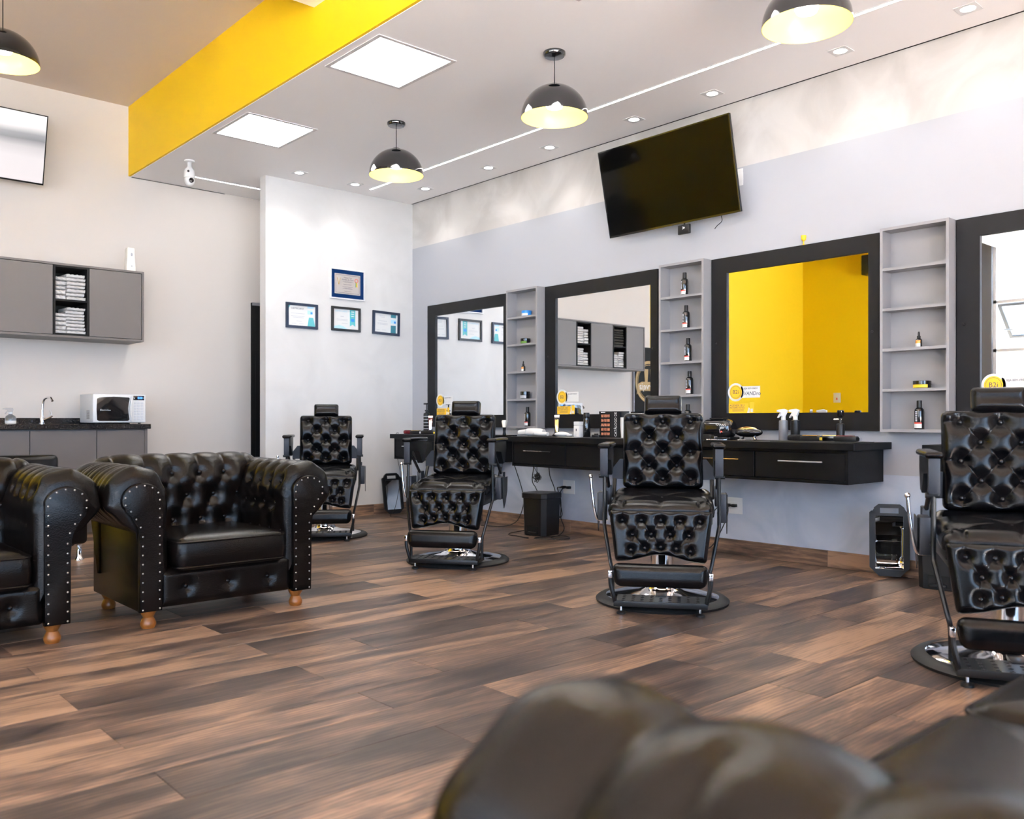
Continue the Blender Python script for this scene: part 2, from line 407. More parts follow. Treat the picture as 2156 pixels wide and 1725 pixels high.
def baseboard(name, m, x0, x1, y0, y1, axis, step=1.22, h=.11):
    root = None; a0, a1 = (x0, x1) if axis == 'x' else (y0, y1); a = a0
    base = MB().box(x0, x1, y0, y1, 0, h-.004).build(name, M_rubber, smooth=0); struct(base)
    t = .004
    while a < a1 - .02:
        b = min(a+step, a1)
        bx = (a+.0008, b-.0008, y0-t, y1, 0, h) if axis == 'x' else (x0, x1+t, a+.0008, b-.0008, 0, h)
        cx, cy = (bx[0]+bx[1])/2, (bx[2]+bx[3])/2
        o = MB().box(bx[0]-cx, bx[1]-cx, bx[2]-cy, bx[3]-cy, bx[4], bx[5], bev=.001, seg=1).build('board', m, base, (cx, cy, 0), smooth=0)
        tone = rng.uniform(.48, .68); o.color = (tone, tone, tone, 1); a = b
    return base
baseboard('baseboard_right', M_basex, XP, XE, YW-.014, YW, 'x')
baseboard('baseboard_partition', M_basey, XP, XP+.014, 3.87, YW-.02, 'y')
baseboard('baseboard_left', M_basey, XK, XK+.014, YS, 4.1, 'y')
# black door in the kitchen wall
d1 = struct(MB().box(XK-.05, XK+.030, 4.16, 5.08, 0, 2.255).build('door_1', M_dark, smooth=0))
MB().box(XK+.030, XK+.036, 4.20, 5.04, .01, 2.20).build('door_leaf', M_dark, d1, smooth=0)
MB().box(XK+.030, XK+.045, 4.16, 5.08, 2.225, 2.255).build('door_header', M_greyf, d1, smooth=0)
MB().box(XK+.036, XK+.09, 4.96, 5.0, 1.0, 1.03, bev=.008).build('door_handle', M_chrome, d1)

# ------------------------------------------------------------------ upholstery
def seg_dist(X, Z, a, b):
    ax, az = a; bx, bz = b; dx, dz = bx-ax, bz-az; L2 = dx*dx+dz*dz+1e-12
    t = np.clip(((X-ax)*dx+(Z-az)*dz)/L2, 0, 1)
    return np.hypot(X-(ax+t*dx), Z-(az+t*dz))
def lattice(rows, xs, zs, dmax):
    """rows of button positions -> buttons, diagonal crease segments"""
    B = [[(x, zs[i]) for x in xs[i]] for i in range(rows)]
    segs = []
    for i in range(rows-1):
        for p in B[i]:
            for q in B[i+1]:
                if math.hypot(p[0]-q[0], p[1]-q[1]) < dmax: segs.append((p, q))
    return [p for r in B for p in r], segs
def tuft_disp(X, Z, buttons, segs, dep, br, cd, cw):
    D = np.zeros_like(X)
    for p in buttons: D += dep*np.exp(-(np.hypot(X-p[0], Z-p[1])/br)**2)
    C = np.zeros_like(X)
    for a, b in segs:
        q = seg_dist(X, Z, a, b)
        C = np.maximum(C, cd*(.72*np.exp(-(q/cw)**2) + .28*np.exp(-(q/(cw*3.5))**2)))
    return D + C*(1-np.minimum(1, D/(dep+1e-9)))
def tuft_mesh(name, w, h, T, buttons, segs, dep=.024, br=.030, cd=.011, cw=.007, rc=.03, R0=.04, nu=72, nv=72, warp=None):
    """padded panel in the x-z plane, front towards -y, back at y=0"""
    u = np.linspace(-1, 1, nu); u = np.sign(u)*(1-(1-np.abs(u))**1.15); v = np.linspace(-1, 1, nv); v = np.sign(v)*(1-(1-np.abs(v))**1.15)
    X, Z = np.meshgrid(u*w/2, v*h/2, indexing='ij')
    cx, cz = w/2-rc, h/2-rc; dx, dz = np.abs(X)-cx, np.abs(Z)-cz; m = (dx > 0) & (dz > 0)
    f = np.where(m, np.maximum(dx, dz)/(np.hypot(dx, dz)+1e-9), 1)
    X = np.where(m, np.sign(X)*(cx+dx*f), X); Z = np.where(m, np.sign(Z)*(cz+dz*f), Z)
    dx, dz = np.abs(X)-cx, np.abs(Z)-cz
    e = np.where((dx > 0) & (dz > 0), rc-np.hypot(dx, dz), np.minimum(w/2-np.abs(X), h/2-np.abs(Z))); e = np.maximum(e, 0)
    k = 1-np.minimum(e/R0, 1)
    Y = -(.30*T + .70*T*np.sqrt(1-k*k))
    fade = np.minimum(1, e/.02)
    Y = Y + tuft_disp(X, Z, buttons, segs, dep, br, cd, cw)*fade
    if warp: X, Y, Z = warp(X, Y, Z)
    b = MB(); P = np.stack([X, Y, Z], -1).tolist(); V = b.quads(P)
    loop = [V[i][0] for i in range(nu)] + [V[-1][j] for j in range(1, nv)] + [V[i][-1] for i in range(nu-2, -1, -1)] + [V[0][j] for j in range(nv-2, 0, -1)]
    bk = [b.bm.verts.new((q.co.x*.985, 0, q.co.z*.985)) for q in loop]; n = len(loop)
    for i in range(n): b.bm.faces.new((loop[i], loop[(i+1) % n], bk[(i+1) % n], bk[i]))
    b.bm.faces.new(bk[::-1])
    return b.mesh(name, 70)
def surf_y(buttons, T, dep): return -(T-dep)
btn = MB(); btn.sph((0, 0, 0), (.0105, .0065, .0105), 12, 8); BTN = btn.mesh('button', 60); BTN.materials.append(M_leather)
btn = MB(); btn.sph((0, 0, 0), (.012, .008, .012), 12, 8); BTN2 = btn.mesh('button', 60); BTN2.materials.append(M_leather2)

# ------------------------------------------------------------------ barber chair (faces -y, base centre at the origin)
def make_barber_chair(label):
    t = thing('barber_chair', label, 'barber chair', group='barber chairs along the mirror wall')
    MB().lathe([(.30, 0), (.362, 0), (.366, .012), (.352, .024), (.315, .032), (.30, .032)], 56).build('base_ring', M_rubber, t)
    MB().lathe([(.318, .028), (.30, .036), (.22, .050), (.13, .062), (.095, .075), (.088, .09), (.088, .10), (.0, .10)], 56, cap=False).build('base_plate', M_chrome, t)
    MB().lathe([(.082, .09), (.082, .12), (.066, .135), (.064, .36), (.075, .37), (.075, .40)], 32).build('column', M_chrome, t)
    fr = MB(); fr.box(-.25, .25, -.27, .24, .42, .455, bev=.006); fr.box(-.12, .12, -.14, .14, .385, .42, bev=.005); fr.box(-.265, .265, -.285, .25, .455, .515, bev=.008)
    fr.build('seat_frame', M_blackm, t)
    # seat
    bs, sg = lattice(2, [[-.185, 0, .185], [-.185, 0, .185]], [-.15, .12], .1)
    bs = [(-.2, -.13), (.2, -.13), (0, 0), (-.2, .13), (.2, .13)]
    sg = [((-.2, -.13), (0, 0)), ((.2, -.13), (0, 0)), ((-.2, .13), (0, 0)), ((.2, .13), (0, 0)), ((0, 0), (0, -.28)), ((-.2, -.13), (-.2, -.28)), ((.2, -.13), (.2, -.28)), ((-.2, -.13), (-.28, -.13)), ((.2, -.13), (.28, -.13))]
    me = tuft_mesh('seat', .555, .53, .085, bs, sg, dep=.024, br=.045, cd=.014, cw=.010, rc=.05, R0=.075)
    me.materials.append(M_leather)
    st = inst(me, 'seat', t, (0, -.045, .513), (R(-85.5), 0, 0))
    for p in bs: inst(BTN, 'button', st, (p[0], -.063, p[1]))
    # backrest
    xs3, xs2 = [-.155, 0, .155], [-.078, .078]
    zs = [.165, .078, -.005, -.088, -.165]
    bs, sg = lattice(5, [xs3, xs2, xs3, xs2, xs3], zs, .13)
    sg += [((x, .165), (x, .22)) for x in xs3] + [((x, -.165), (x, -.22)) for x in xs3] + [((-.155, -.005), (-.23, -.005)), ((.155, -.005), (.23, -.005)), ((-.155, .165), (-.23, .165)), ((.155, .165), (.23, .165))]
    me = tuft_mesh('backrest', .455, .435, .075, bs, sg, dep=.036, br=.037, cd=.009, cw=.005, rc=.028, nu=96, nv=96)
    me.materials.append(M_leather)
    bk = inst(me, 'backrest', t, (0, .215, .822), (R(-9), 0, 0))
    for p in bs: inst(BTN, 'button', bk, (p[0], -.044, p[1]))
    MB().box(-.21, .21, .002, .02, -.2, .2, bev=.006).build('back_board', M_blackm, bk)
    # headrest
    me = tuft_mesh('headrest', .215, .112, .07, [], [((-.1, 0), (.1, 0))], cd=.006, cw=.03, rc=.018, R0=.035, nu=40, nv=28)
    me.materials.append(M_leather); hd = inst(me, 'headrest', t, (0, .258, 1.082), (R(-12), 0, 0))
    MB().box(-.03, .03, .001, .012, -.16, .02, bev=.003).build('headrest_post', M_blackm, hd)
    # leg panel with arched lower edge
    xs5, xs4 = [-.205, -.103, 0, .103, .205], [-.155, -.052, .052, .155]
    xs5b = [-.17, -.09, 0, .09, .17]
    bs, sg = lattice(3, [xs5, xs4, xs5b], [.075, .0, -.08], .105)
    sg += [((x, .075), (x, .14)) for x in xs5] + [((x, -.08), (x*.95, -.15)) for x in xs5b]
    def warp(X, Y, Z):
        k = np.clip((.13-Z)/.26, 0, 1); Z2 = Z + (.042*np.exp(-(X/.15)**2) - .012)*k**2.2
        return X*(1-.135*k), Y, Z2
    me = tuft_mesh('leg_panel', .54, .26, .06, bs, sg, dep=.028, br=.026, cd=.009, cw=.005, rc=.02, R0=.03, nu=110, nv=64, warp=warp)
    me.materials.append(M_leather)
    lp = inst(me, 'leg_panel', t, (0, -.292, .397), (R(-10), 0, 0))
    for p in bs:
        x, y, z = warp(np.array(p[0]), np.array(0.), np.array(p[1])); inst(BTN, 'button', lp, (float(x), -.036, float(z)))
    MB().box(-.24, .24, .001, .018, -.08, .11, bev=.004).build('panel_board', M_blackm, lp)
    # arms
    for s in (-1, 1):
        a = MB(); poly = [(-.245, .855), (.16, .855), (.17, .80), (.12, .70), (.06, .69), (-.02, .78), (-.19, .79), (-.195, .712), (-.245, .705)]
        a.prism(poly, s*.281, s*.319, 'x', bev=.003); ar = a.build('armrest', M_blackm, t)
        MB().box(s*.279, s*.321, -.249, -.243, .71, .852, bev=.002).build('arm_front', M_greyf if False else M_slate, ar)
        MB().box(s*.300-.034, s*.300+.034, -.262, .165, .848, .876, bev=.014, seg=3).build('arm_pad', M_leather, ar)
        MB().cyl((s*.278, -.215, .700), (s*.330, -.215, .700), .010, 10).build('bolt', M_blackm, ar)
        MB().tube([(s*.300, -.215, .73), (s*.300, -.215, .60), (s*.300, -.22, .46), (s*.295, -.245, .42), (s*.262, -.30, .26), (s*.250, -.312, .20), (s*.248, -.312, .075)], .010, 8, smooth=5).build('arm_tube', M_blackm, t)
        MB().cyl((s*.300, -.13, .75), (s*.300, .09, .60), .010, 8).build('arm_strut', M_blackm, t)
        b = MB(); b.box(s*.300, s*.342, -.14, -.015, .452, .605, bev=.004); b.box(s*.288, s*.318, .05, .13, .52, .63, bev=.004)
        sb = b.build('side_box', M_slate, t)
        MB().prism([(-.10, .60), (.06, .60), (.05, .50), (-.01, .42), (-.06, .385), (-.10, .46)], s*.345, s*.349, 'x').build('side_fin', M_blackm, sb)
        MB().cyl((s*.30, -.21, .50), (s*.30, -.10, .50), .008, 8).build('side_link', M_blackm, sb)
        MB().prism([(s*.222, .66), (s*.222, .775), (s*.245, .775), (s*.288, .72), (s*.288, .66)], .165, .185, 'y').build('back_bracket', M_slate, t)
        MB().cyl((s*.275, .175, .66), (s*.275, .10, .56), .012, 8).build('back_link', M_blackm, t)
    # reclining lever on the chair's right-hand side
    lv = MB().tube([(-.385, -.10, .685), (-.378, -.105, .60), (-.362, -.11, .50), (-.345, -.10, .455), (-.30, -.06, .45)], .0075, 10, smooth=6).build('lever', M_chrome, t)
    MB().sph((-.386, -.10, .690), .012, 12, 8).build('knob', M_chrome, lv)
    # leg rest, foot plate, feet
    me = tuft_mesh('leg_rest', .485, .118, .06, [], [], rc=.035, R0=.045, nu=50, nv=24, warp=lambda X, Y, Z: (X*(1-.06*np.clip((.06-Z)/.12, 0, 1)**2), Y, Z))
    me.materials.append(M_leather); inst(me, 'leg_rest', t, (0, -.395, .205), (R(-8), 0, 0))
    for s in (-1, 1):
        br = MB().tube([(s*.252, -.40, .215), (s*.252, -.405, .16), (s*.236, -.40, .09), (s*.232, -.385, .062)], .011, 8, smooth=4).build('rest_bracket', M_blackm, t)
        MB().box(s*.243, s*.264, -.418, -.386, .188, .226, bev=.004).build('bracket_cap', M_chrome, br)
        ft = MB().cyl((s*.200, -.375, .008), (s*.200, -.375, .05), .006, 8).build('foot', M_chrome, t)
        MB().lathe([(.024, 0), (.024, .008), (.012, .016), (.0, .016)], 16, Matrix.Translation((s*.200, -.375, 0)), cap=True).build('foot_pad', M_rubber, ft)
    pl = MB(); pl.box(-.238, .238, -.395, -.20, .058, .066); pl.box(-.238, .238, -.400, -.385, .040, .070, bev=.003); pl.box(-.238, -.228, -.39, -.20, .044, .066); pl.box(.228, .238, -.39, -.20, .044, .066)
    pl = pl.build('foot_plate', M_blackm, t)
    dm = MB()
    for i in range(9):
        for j in range(4): dm.lathe([(.0105, 0), (.0085, .003), (.005, .003), (.004, 0)], 10, Matrix.Translation((-.19+i*.0475, -.365+j*.045, .0655)), cap=False)
    o = dm.build('foot_plate_grip', M_blackm, pl); o['kind'] = 'stuff'
    MB().box(-.03, .03, -.24, -.06, .045, .07, bev=.004).build('plate_arm', M_blackm, t)
    return t
chairs = [(-6.72, 3.85, 57, 'black tufted barber chair farthest from the window, partly behind the leather armchair'),
          (-4.89, 3.87, 37, 'black tufted barber chair between the armchair and the square black bin'),
          (-3.055, 3.86, 37, 'black tufted barber chair standing in front of the shelf with five dark bottles'),
          (-1.30, 3.89, 28, 'nearest black tufted barber chair, cut off by the right edge of the picture')]
c0 = make_barber_chair(chairs[0][3])
for i, (x, y, a, lb) in enumerate(chairs):
    o = c0 if i == 0 else copy_tree(c0)
    o.location = (x, y, 0); o.rotation_euler = (0, 0, R(a)); o['label'] = lb

# ------------------------------------------------------------------ chesterfield armchairs and sofa (face -y)
def roll_profile(zc, r, inner, z0, zt, n=64):
    """points (i, z): i measured inwards from the outer body plane"""
    pts = []
    cx = inner - r
    for k in range(14): pts.append((inner, z0+(zc-z0)*k/14))
    for k in range(40):
        a = math.pi*1.08*k/39; pts.append((cx+r*math.cos(a), zc+r*math.sin(a)))
    e = pts[-1]
    for k in range(1, 9):
        q = k/8; pts.append((e[0]+(0-e[0])*q**1.4, e[1]+(zt-e[1])*q))
    p = np.array(pts); d = np.r_[0, np.cumsum(np.hypot(*np.diff(p, axis=0).T))]
    s = np.linspace(0, d[-1], n); return np.stack([np.interp(s, d, p[:, 0]), np.interp(s, d, p[:, 1])], 1), s
def make_chesterfield(name, label, cat, bw, D=.70, ncush=1, seat_z=.42, inner=.155, group=None, proud=.05, rail_buttons=3, cols=None, crease=(.011, .006, .0025)):
    t = thing(name, label, cat, group=group)
    hb = bw/2; r = .15; fy = -D/2
    def roll(nm, L, zc, place, cols, front, endcap):
        prof, arc = roll_profile(zc, r, inner, .20, .46, 72)
        ns = max(60, int(L/.0125)); s = np.linspace(0, L, ns)
        Sg, A = np.meshgrid(s, arc, indexing='ij')
        top = zc-.20           # arc length where the roll begins
        rows = [top+.055, top-.085, top-.215]
        a = cols[1]-cols[0]
        xs0 = cols; xs1 = [c+a/2 for c in cols[:-1]]
        if front: xs1 = xs1
        Bt, sg = lattice(3, [xs0, xs1, xs0], rows, math.hypot(a/2, .145)+.02)
        sg += [((x, rows[0]), (x, arc[-1]+.1)) for x in xs0]
        sg += [((x, rows[2]), (x, -.1)) for x in xs0]
        sg += [((x, rows[0]+.20), (x, arc[-1]+.1)) for x in xs1]
        disp = tuft_disp(Sg, A, Bt, sg, .036, .040, crease[0], crease[1])
        tn = np.gradient(prof, axis=0); tn /= np.linalg.norm(tn, axis=1)[:, None]+1e-9
        nrm = np.stack([tn[:, 1], -tn[:, 0]], 1)        # outward from the roll body
        I = np.broadcast_to(prof[:, 0], Sg.shape).copy(); Z = np.broadcast_to(prof[:, 1], Sg.shape).copy()
        und = np.clip((arc[-1]-A)/.12, 0, 1)
        puff = crease[2]*np.cos((Sg-cols[0])/a*2*math.pi)*np.clip((A-top)/.1, 0, 1)
        if front: puff = puff + .0045*np.sin(A*52)*np.clip(1-abs(Sg-.035)/.045, 0, 1)*np.clip((A-top)/.06, 0, 1)
        disp = disp*und + puff*und
        # squeeze towards the scroll panel at the ends
        def squeeze(dist, w, k0):
            q = np.clip(1-dist/w, 0, 1); return k0 + (1-k0)*np.sqrt(np.clip(1-q*q, 0, 1))
        k = np.ones_like(Sg)
        if front: k = np.minimum(k, squeeze(Sg, .07, .60))
        if endcap: k = np.minimum(k, squeeze(L-Sg, .10, .45)); 
        if endcap and not front: k = np.minimum(k, squeeze(Sg, .10, .45))
        fade = np.clip((k-.45)/.4, 0, 1)
        I = I - nrm[None, :, 0]*disp*fade; Z = Z - nrm[None, :, 1]*disp*fade
        ci, cz = inner-r, zc
        up = np.clip((Z-(.25))/.3, 0, 1)
        tgt_i = np.where(Z < zc-.02, np.where(I > .08, .105, I), ci); 
        I = np.where(Z < zc-.02, np.where(I > .04, .105+(I-.105)*np.clip((k-.45)/.55, 0, 1), I*(.5+.5*k)), ci+(I-ci)*k)
        Z = np.where(Z >= zc-.02, cz+(Z-cz)*k, Z)
        P = [[place(Sg[i, j], I[i, j], Z[i, j]) for j in range(len(arc))] for i in range(ns)]
        b = MB(); V = b.quads(P)
        for row in (V[0], V[-1]):
            try: b.bm.faces.new(row)
            except ValueError: pass
        o = b.build(nm, M_leather2, t, smooth=75)
        for (bx, ba) in Bt:
            if 0.03 < bx < L-.03:
                j = int(np.argmin(abs(arc-ba))); i = int(np.argmin(abs(s-bx)))
                q = np.array(place(s[i], prof[j, 0]-nrm[j, 0]*.026, prof[j, 1]-nrm[j, 1]*.026))
                n0 = np.array(place(s[i], prof[j, 0]+nrm[j, 0], prof[j, 1]+nrm[j, 1]))-np.array(place(s[i], prof[j, 0], prof[j, 1]))
                bo = inst(BTN2, 'button', o, tuple(q)); bo.rotation_mode = 'QUATERNION'; bo.rotation_quaternion = Vector(tuple(n0)).to_track_quat('-Y', 'Z')
        return o
    LA = D-.02
    ca = cols or [.085+k*.118 for k in range(5)]
    roll('arm', LA, .63, lambda s, i, z: (-hb+i, fy+.015+s, z), ca, True, False)
    roll('arm', LA, .63, lambda s, i, z: (hb-i, fy+.015+s, z), ca, True, False)
    LB = bw+.02; n = max(4, int(round((bw-2*inner)/.15))); a = (bw-2*inner)/n
    cb = [LB/2+(k-(n-1)/2)*a for k in range(-1, n+1)]
    roll('backrest', LB, .665, lambda s, i, z: (-LB/2+s, D/2-i, z), cb, False, True)
    # body : sides, back, front rail
    b = MB()
    for s in (-1, 1): b.box(s*hb, s*(hb-.10), fy+.012, D/2, .088, .50, bev=.008)
    b.box(-hb+.01, hb-.01, D/2-.10, D/2, .088, .52, bev=.008); b.box(-hb+.08, hb-.08, fy+.06, D/2-.08, .10, .26)
    b.build('body', M_leather2, t)
    nb = rail_buttons; bx = [(k-(nb-1)/2)*(bw-.25)/nb for k in range(nb)]
    me = tuft_mesh('front_rail', bw-.20, .185, .055, [(x, .0) for x in bx], [((x, 0), (x, -.1)) for x in bx], dep=.022, br=.03, cd=.006, cw=.01, rc=.02, R0=.04, nu=90, nv=30)
    me.materials.append(M_leather2); rl = inst(me, 'front_rail', t, (0, fy+.065, .182))
    for x in bx: inst(BTN2, 'button', rl, (x, -.034, 0))
    # scroll panels with nail heads
    ci, cz, pr = inner-r, .63, .083
    out = [(.105, .088)]
    for k in range(6): out.append((.105, .088+(cz-.03-.088)*(k+1)/6))
    for k in range(1, 16):
        q = math.pi*1.12*k/15; out.append((ci+.008+(pr+.012)*math.cos(q), cz-.01+pr*math.sin(q)))
    e = out[-1]
    for k in range(1, 7):
        q = k/6; out.append((e[0]+(0.0-e[0])*(q**.75), e[1]+(.47-e[1])*q))
    out += [(0.0, .40), (0.0, .25), (0.0, .088)]
    po = np.array(out)
    for s in (-1, 1):
        poly = [(s*(-hb+i) if s > 0 else (hb-i), z) for i, z in out] if False else [((-hb+i) if s < 0 else (hb-i), z) for i, z in out]
        pn = MB(); pn.prism(poly, fy-.012, fy+.03, 'y', bev=.006); pn = pn.build('scroll_panel', M_leather2, t, smooth=50)
        # inset outline
        cen = po.mean(0); loop = po.copy(); d = np.r_[0, np.cumsum(np.hypot(*np.diff(loop, axis=0).T))]
        tn = np.gradient(loop, axis=0); tn /= np.linalg.norm(tn, axis=1)[:, None]+1e-9
        nr = np.stack([-tn[:, 1], tn[:, 0]], 1); ins = loop+nr*.013
        nails = MB(); m = int(d[-1]/.044)
        for k in range(m+1):
            q = .012+(d[-1]-.024)*k/m; i = np.interp(q, d, ins[:, 0]); z = np.interp(q, d, ins[:, 1])
            nails.sph(((-hb+i) if s < 0 else (hb-i), fy-.0125, z), (.0048, .0035, .0048), 8, 5)
        o = nails.build('nail_trim', M_nail, pn); o['kind'] = 'stuff'
    # cushions with piping
    iw = bw-2*inner-.01; cw = iw/ncush; y0, y1 = fy-proud, D/2-inner-.01; z0 = .262
    for k in range(ncush):
        xc = -iw/2+(k+.5)*cw; hw = cw/2-.004; hz = seat_z-z0
        nu, nv = 34, 34; rc = .045
        def ring(zz, ins):
            pts = []
            w, dd = hw-ins, (y1-y0)/2-ins; rr = max(.006, rc-ins)
            for (sx, sy, a0) in ((1, 1, 0), (-1, 1, 90), (-1, -1, 180), (1, -1, 270)):
                for q in range(7):
                    an = R(a0+q*15); pts.append((xc+sx*(w-rr)+rr*math.cos(an), (y0+y1)/2+sy*(dd-rr)+rr*math.sin(an), zz))
            return pts
        c = MB(); prof = [(z0, .03), (z0+.012, .008), (z0+.03, .0), (z0+hz*.5, -.006), (seat_z-.022, .0), (seat_z-.008, .006), (seat_z+.004, .03), (seat_z+.014, .08), (seat_z+.02, .16), (seat_z+.022, .22)]
        c.quads([ring(z, i) for z, i in prof], wv=True, capu=True)
        co = c.build('seat_cushion', M_leather2, t, smooth=60)
        MB().tube(ring(seat_z-.014, -.001), .0055, 7, closed=True).build('piping', M_leather2, co)
        MB().tube(ring(z0+.022, -.001), .0055, 7, closed=True).build('piping', M_leather2, co)
    for sx in (-1, 1):
        for y in (fy+.055, D/2-.06):
            MB().lathe([(.040, .090), (.038, .078), (.028, .060), (.024, .052), (.030, .040), (.036, .026), (.036, .014), (.030, .0)], 20, Matrix.Translation((sx*(hb-.06), y, 0))).build('leg', M_orange, t)
    return t
a1 = make_chesterfield('chesterfield_armchair', 'dark leather tufted armchair with rolled arms, fully in view beside the barber chairs', 'armchair', .90, group='chesterfield armchairs')
a1.location = (-4.25-.35, 1.897, 0); a1.rotation_euler = (0, 0, R(90))
a2 = copy_tree(a1); a2.location = (-4.25-.35, .695, 0); a2['label'] = 'dark leather tufted armchair with rolled arms, cut off by the left edge of the picture'
sf = make_chesterfield('chesterfield_sofa', 'dark leather tufted sofa in the blurred foreground with piped seat cushions', 'sofa', 2.15, ncush=2, seat_z=.50, proud=.025, rail_buttons=7, cols=[.155, .315, .475, .635], crease=(.013, .009, .004))
sf.location = (-.59+.35, .525+2.15/2, 0); sf.rotation_euler = (0, 0, R(-90))
# low black tub chair near the kitchen counter
tb = thing('tub_chair', 'low black leather tub chair with chrome feet behind the armchairs', 'chair', (-7.0, 1.45, 0), 90)
b = MB(); b.box(-.40, .40, -.34, .34, .10, .42, bev=.05, seg=4); b.build('seat', M_leather, tb)
b = MB(); b.box(-.42, .42, .22, .40, .12, .74, bev=.04, seg=4); b.build('backrest', M_leather, tb)
for s in (-1, 1):
    b = MB(); b.box(s*.32, s*.46, -.36, .30, .12, .65, bev=.035, seg=4); b.build('arm', M_leather, tb)
    for y in (-.28, .30): MB().lathe([(.018, .11), (.018, .03), (.032, .008), (.032, 0)], 16, Matrix.Translation((s*.42, y, 0))).build('foot', M_chrome, tb)

# ------------------------------------------------------------------ mirrors with black boards, on the right wall
def make_mirror(label):
    t = thing('wall_mirror', label, 'mirror', group='mirrors on black boards')
    z0, z1, w = .93, 2.22, 1.30; a0, a1, c0_, c1 = .135, w-.072, 1.052, 2.105
    b = MB(); y0, y1 = -.030, 0
    b.box(0, a0, y0, y1, z0, z1); b.box(a1, w, y0, y1, z0, z1); b.box(a0, a1, y0, y1, z0, c0_); b.box(a0, a1, y0, y1, c1, z1)
    b.build('board', M_board, t, smooth=0)
    MB().box(a0, a1, -.014, -.002, c0_, c1).build('glass', M_mirror, t, smooth=0)
    for x in (.045, w-.045):
        for z in (1.58,): MB().sph((x, -.031, z), (.008, .006, .008), 12, 8).build('screw_cap', M_blackp, t)
    return t
mx = [-7.56, -5.755, -3.935, -2.155]
ml = ['mirror on a black board nearest the corner, reflecting the certificates', 'mirror on a black board reflecting the kitchen wall cabinet', 'mirror on a black board filled with the reflection of the yellow wall', 'mirror on a black board at the right edge reflecting the street window']
m0 = make_mirror(ml[0])
for i, x in enumerate(mx):
    o = m0 if i == 0 else copy_tree(m0); o.location = (x, YW-.001, 0); o['label'] = ml[i]
    # stickers on the glass
    wh = ['nearest the corner', 'reflecting the kitchen cabinet', 'reflecting the yellow wall', 'at the right edge'][i]
    yg = YW-.0152
    st = thing('welcome_sticker', 'white and yellow round welcome sticker with name tag on the mirror ' + wh, 'sticker', (x+.205, yg, 1.208), group='welcome stickers')
    b = MB(); b.lathe([(.068, 0), (.068, .0008)], 36, Matrix.Rotation(R(90), 4, 'X')); b.box(.045, .205, -.0008, 0, -.043, .042); b.build('backing', M_paper, st, smooth=0)
    MB().lathe([(.053, 0), (.053, .0014)], 36, Matrix.Rotation(R(90), 4, 'X')).build('badge', M_sticky, st, smooth=0)
    rg = MB(); rg.tube([(.044*math.cos(2*math.pi*k/40), -.0015, .044*math.sin(2*math.pi*k/40)) for k in range(40)], .0012, 5, closed=True); rg.build('badge_ring', M_ink, st)
    text('badge_lettering', 'B2i', .042, M_ink, st, (0, -.0016, 0))
    text('lettering', 'SEJA BEM-VINDO', .0165, M_ink, st, (.128, -.0011, .025), sx=.95)
    if i == 2: text('handwriting', 'EVANDro', .040, M_blue if False else M_ink, st, (.130, -.0011, -.012), shear=.1, sx=.95)
    ap = thing('booking_sticker', 'yellow booking sticker low on the mirror ' + wh, 'sticker', (x+.145, yg, 1.054), group='booking stickers')
    MB().prism([(0, 0), (.155, 0), (.170, .035), (.165, .070), (0, .070)], -.0008, 0, 'y').build('card', M_sticky, ap, smooth=0)
    MB().prism([(.158, 0), (.178, 0), (.182, .03), (.172, .04)], -.0012, 0, 'y').build('hand_print', M_paper, ap, smooth=0)
    b = MB(); b.box(.180, .215, -.0012, 0, 0, .078, bev=0); b.build('phone_print', M_sticky, ap, smooth=0)
    MB().box(.187, .208, -.0015, 0, .006, .030).build('phone_blank', M_paper, ap, smooth=0)
    text('lettering', 'AGENDE SEU', .0215, M_ink, ap, (.008, -.0011, .055), align='LEFT')
    text('lettering', 'PRÓXIMO ESTILO', .0165, M_ink, ap, (.008, -.0011, .037), align='LEFT')
    for k in range(2): MB().box(.03, .13, -.0010, 0, .012+k*.010, .0145+k*.010).build('small_print', M_ink, ap, smooth=0)

# ------------------------------------------------------------------ narrow grey shelves between the mirrors
def make_shelf(label):
    t = thing('wall_shelf', label, 'shelf', group='narrow grey wall shelves')
    w, d, z0, z1, th = .425, .125, .925, 2.222, .018
    b = MB(); b.box(0, th, -d, 0, z0, z1); b.box(w-th, w, -d, 0, z0, z1); b.box(th, w-th, -d, 0, z1-th, z1); b.box(th, w-th, -d, 0, z0, z0+th); b.box(th, w-th, -.008, 0, z0+th, z1-th)
    b.build('carcass', M_grey, t, smooth=0)
    for k in range(1, 5):
        z = z0+th+(z1-z0-th)*k/5-th
        MB().box(th, w-th, -d+.001, -.008, z, z+th).build('shelf_board', M_grey, t, smooth=0)
    return t
sx_ = [-6.185, -4.365, -2.585]
sl = ['narrow grey wall shelf holding a blue jar and assorted small pots', 'narrow grey wall shelf holding five matching dark bottles', 'narrow grey wall shelf beside the right-hand mirror, holding one bottle, one jar and one dropper']
s0 = make_shelf(sl[0])
for i, x in enumerate(sx_):
    o = s0 if i == 0 else copy_tree(s0); o.location = (x, YW-.001, 0); o['label'] = sl[i]
SZ = [.943, 1.199, 1.455, 1.711, 1.967]                                     # tops of the five boards, bottom to top
YSH = 5.535
def arc_label(parent, r, z0, z1, m, a0=200, a1=320, name='label_print'):
    P = [[(r*math.cos(R(a0+(a1-a0)*k/12)), r*math.sin(R(a0+(a1-a0)*k/12)), z) for k in range(13)] for z in (z0, z1)]
    b = MB(); b.quads(P); return b.build(name, m, parent)
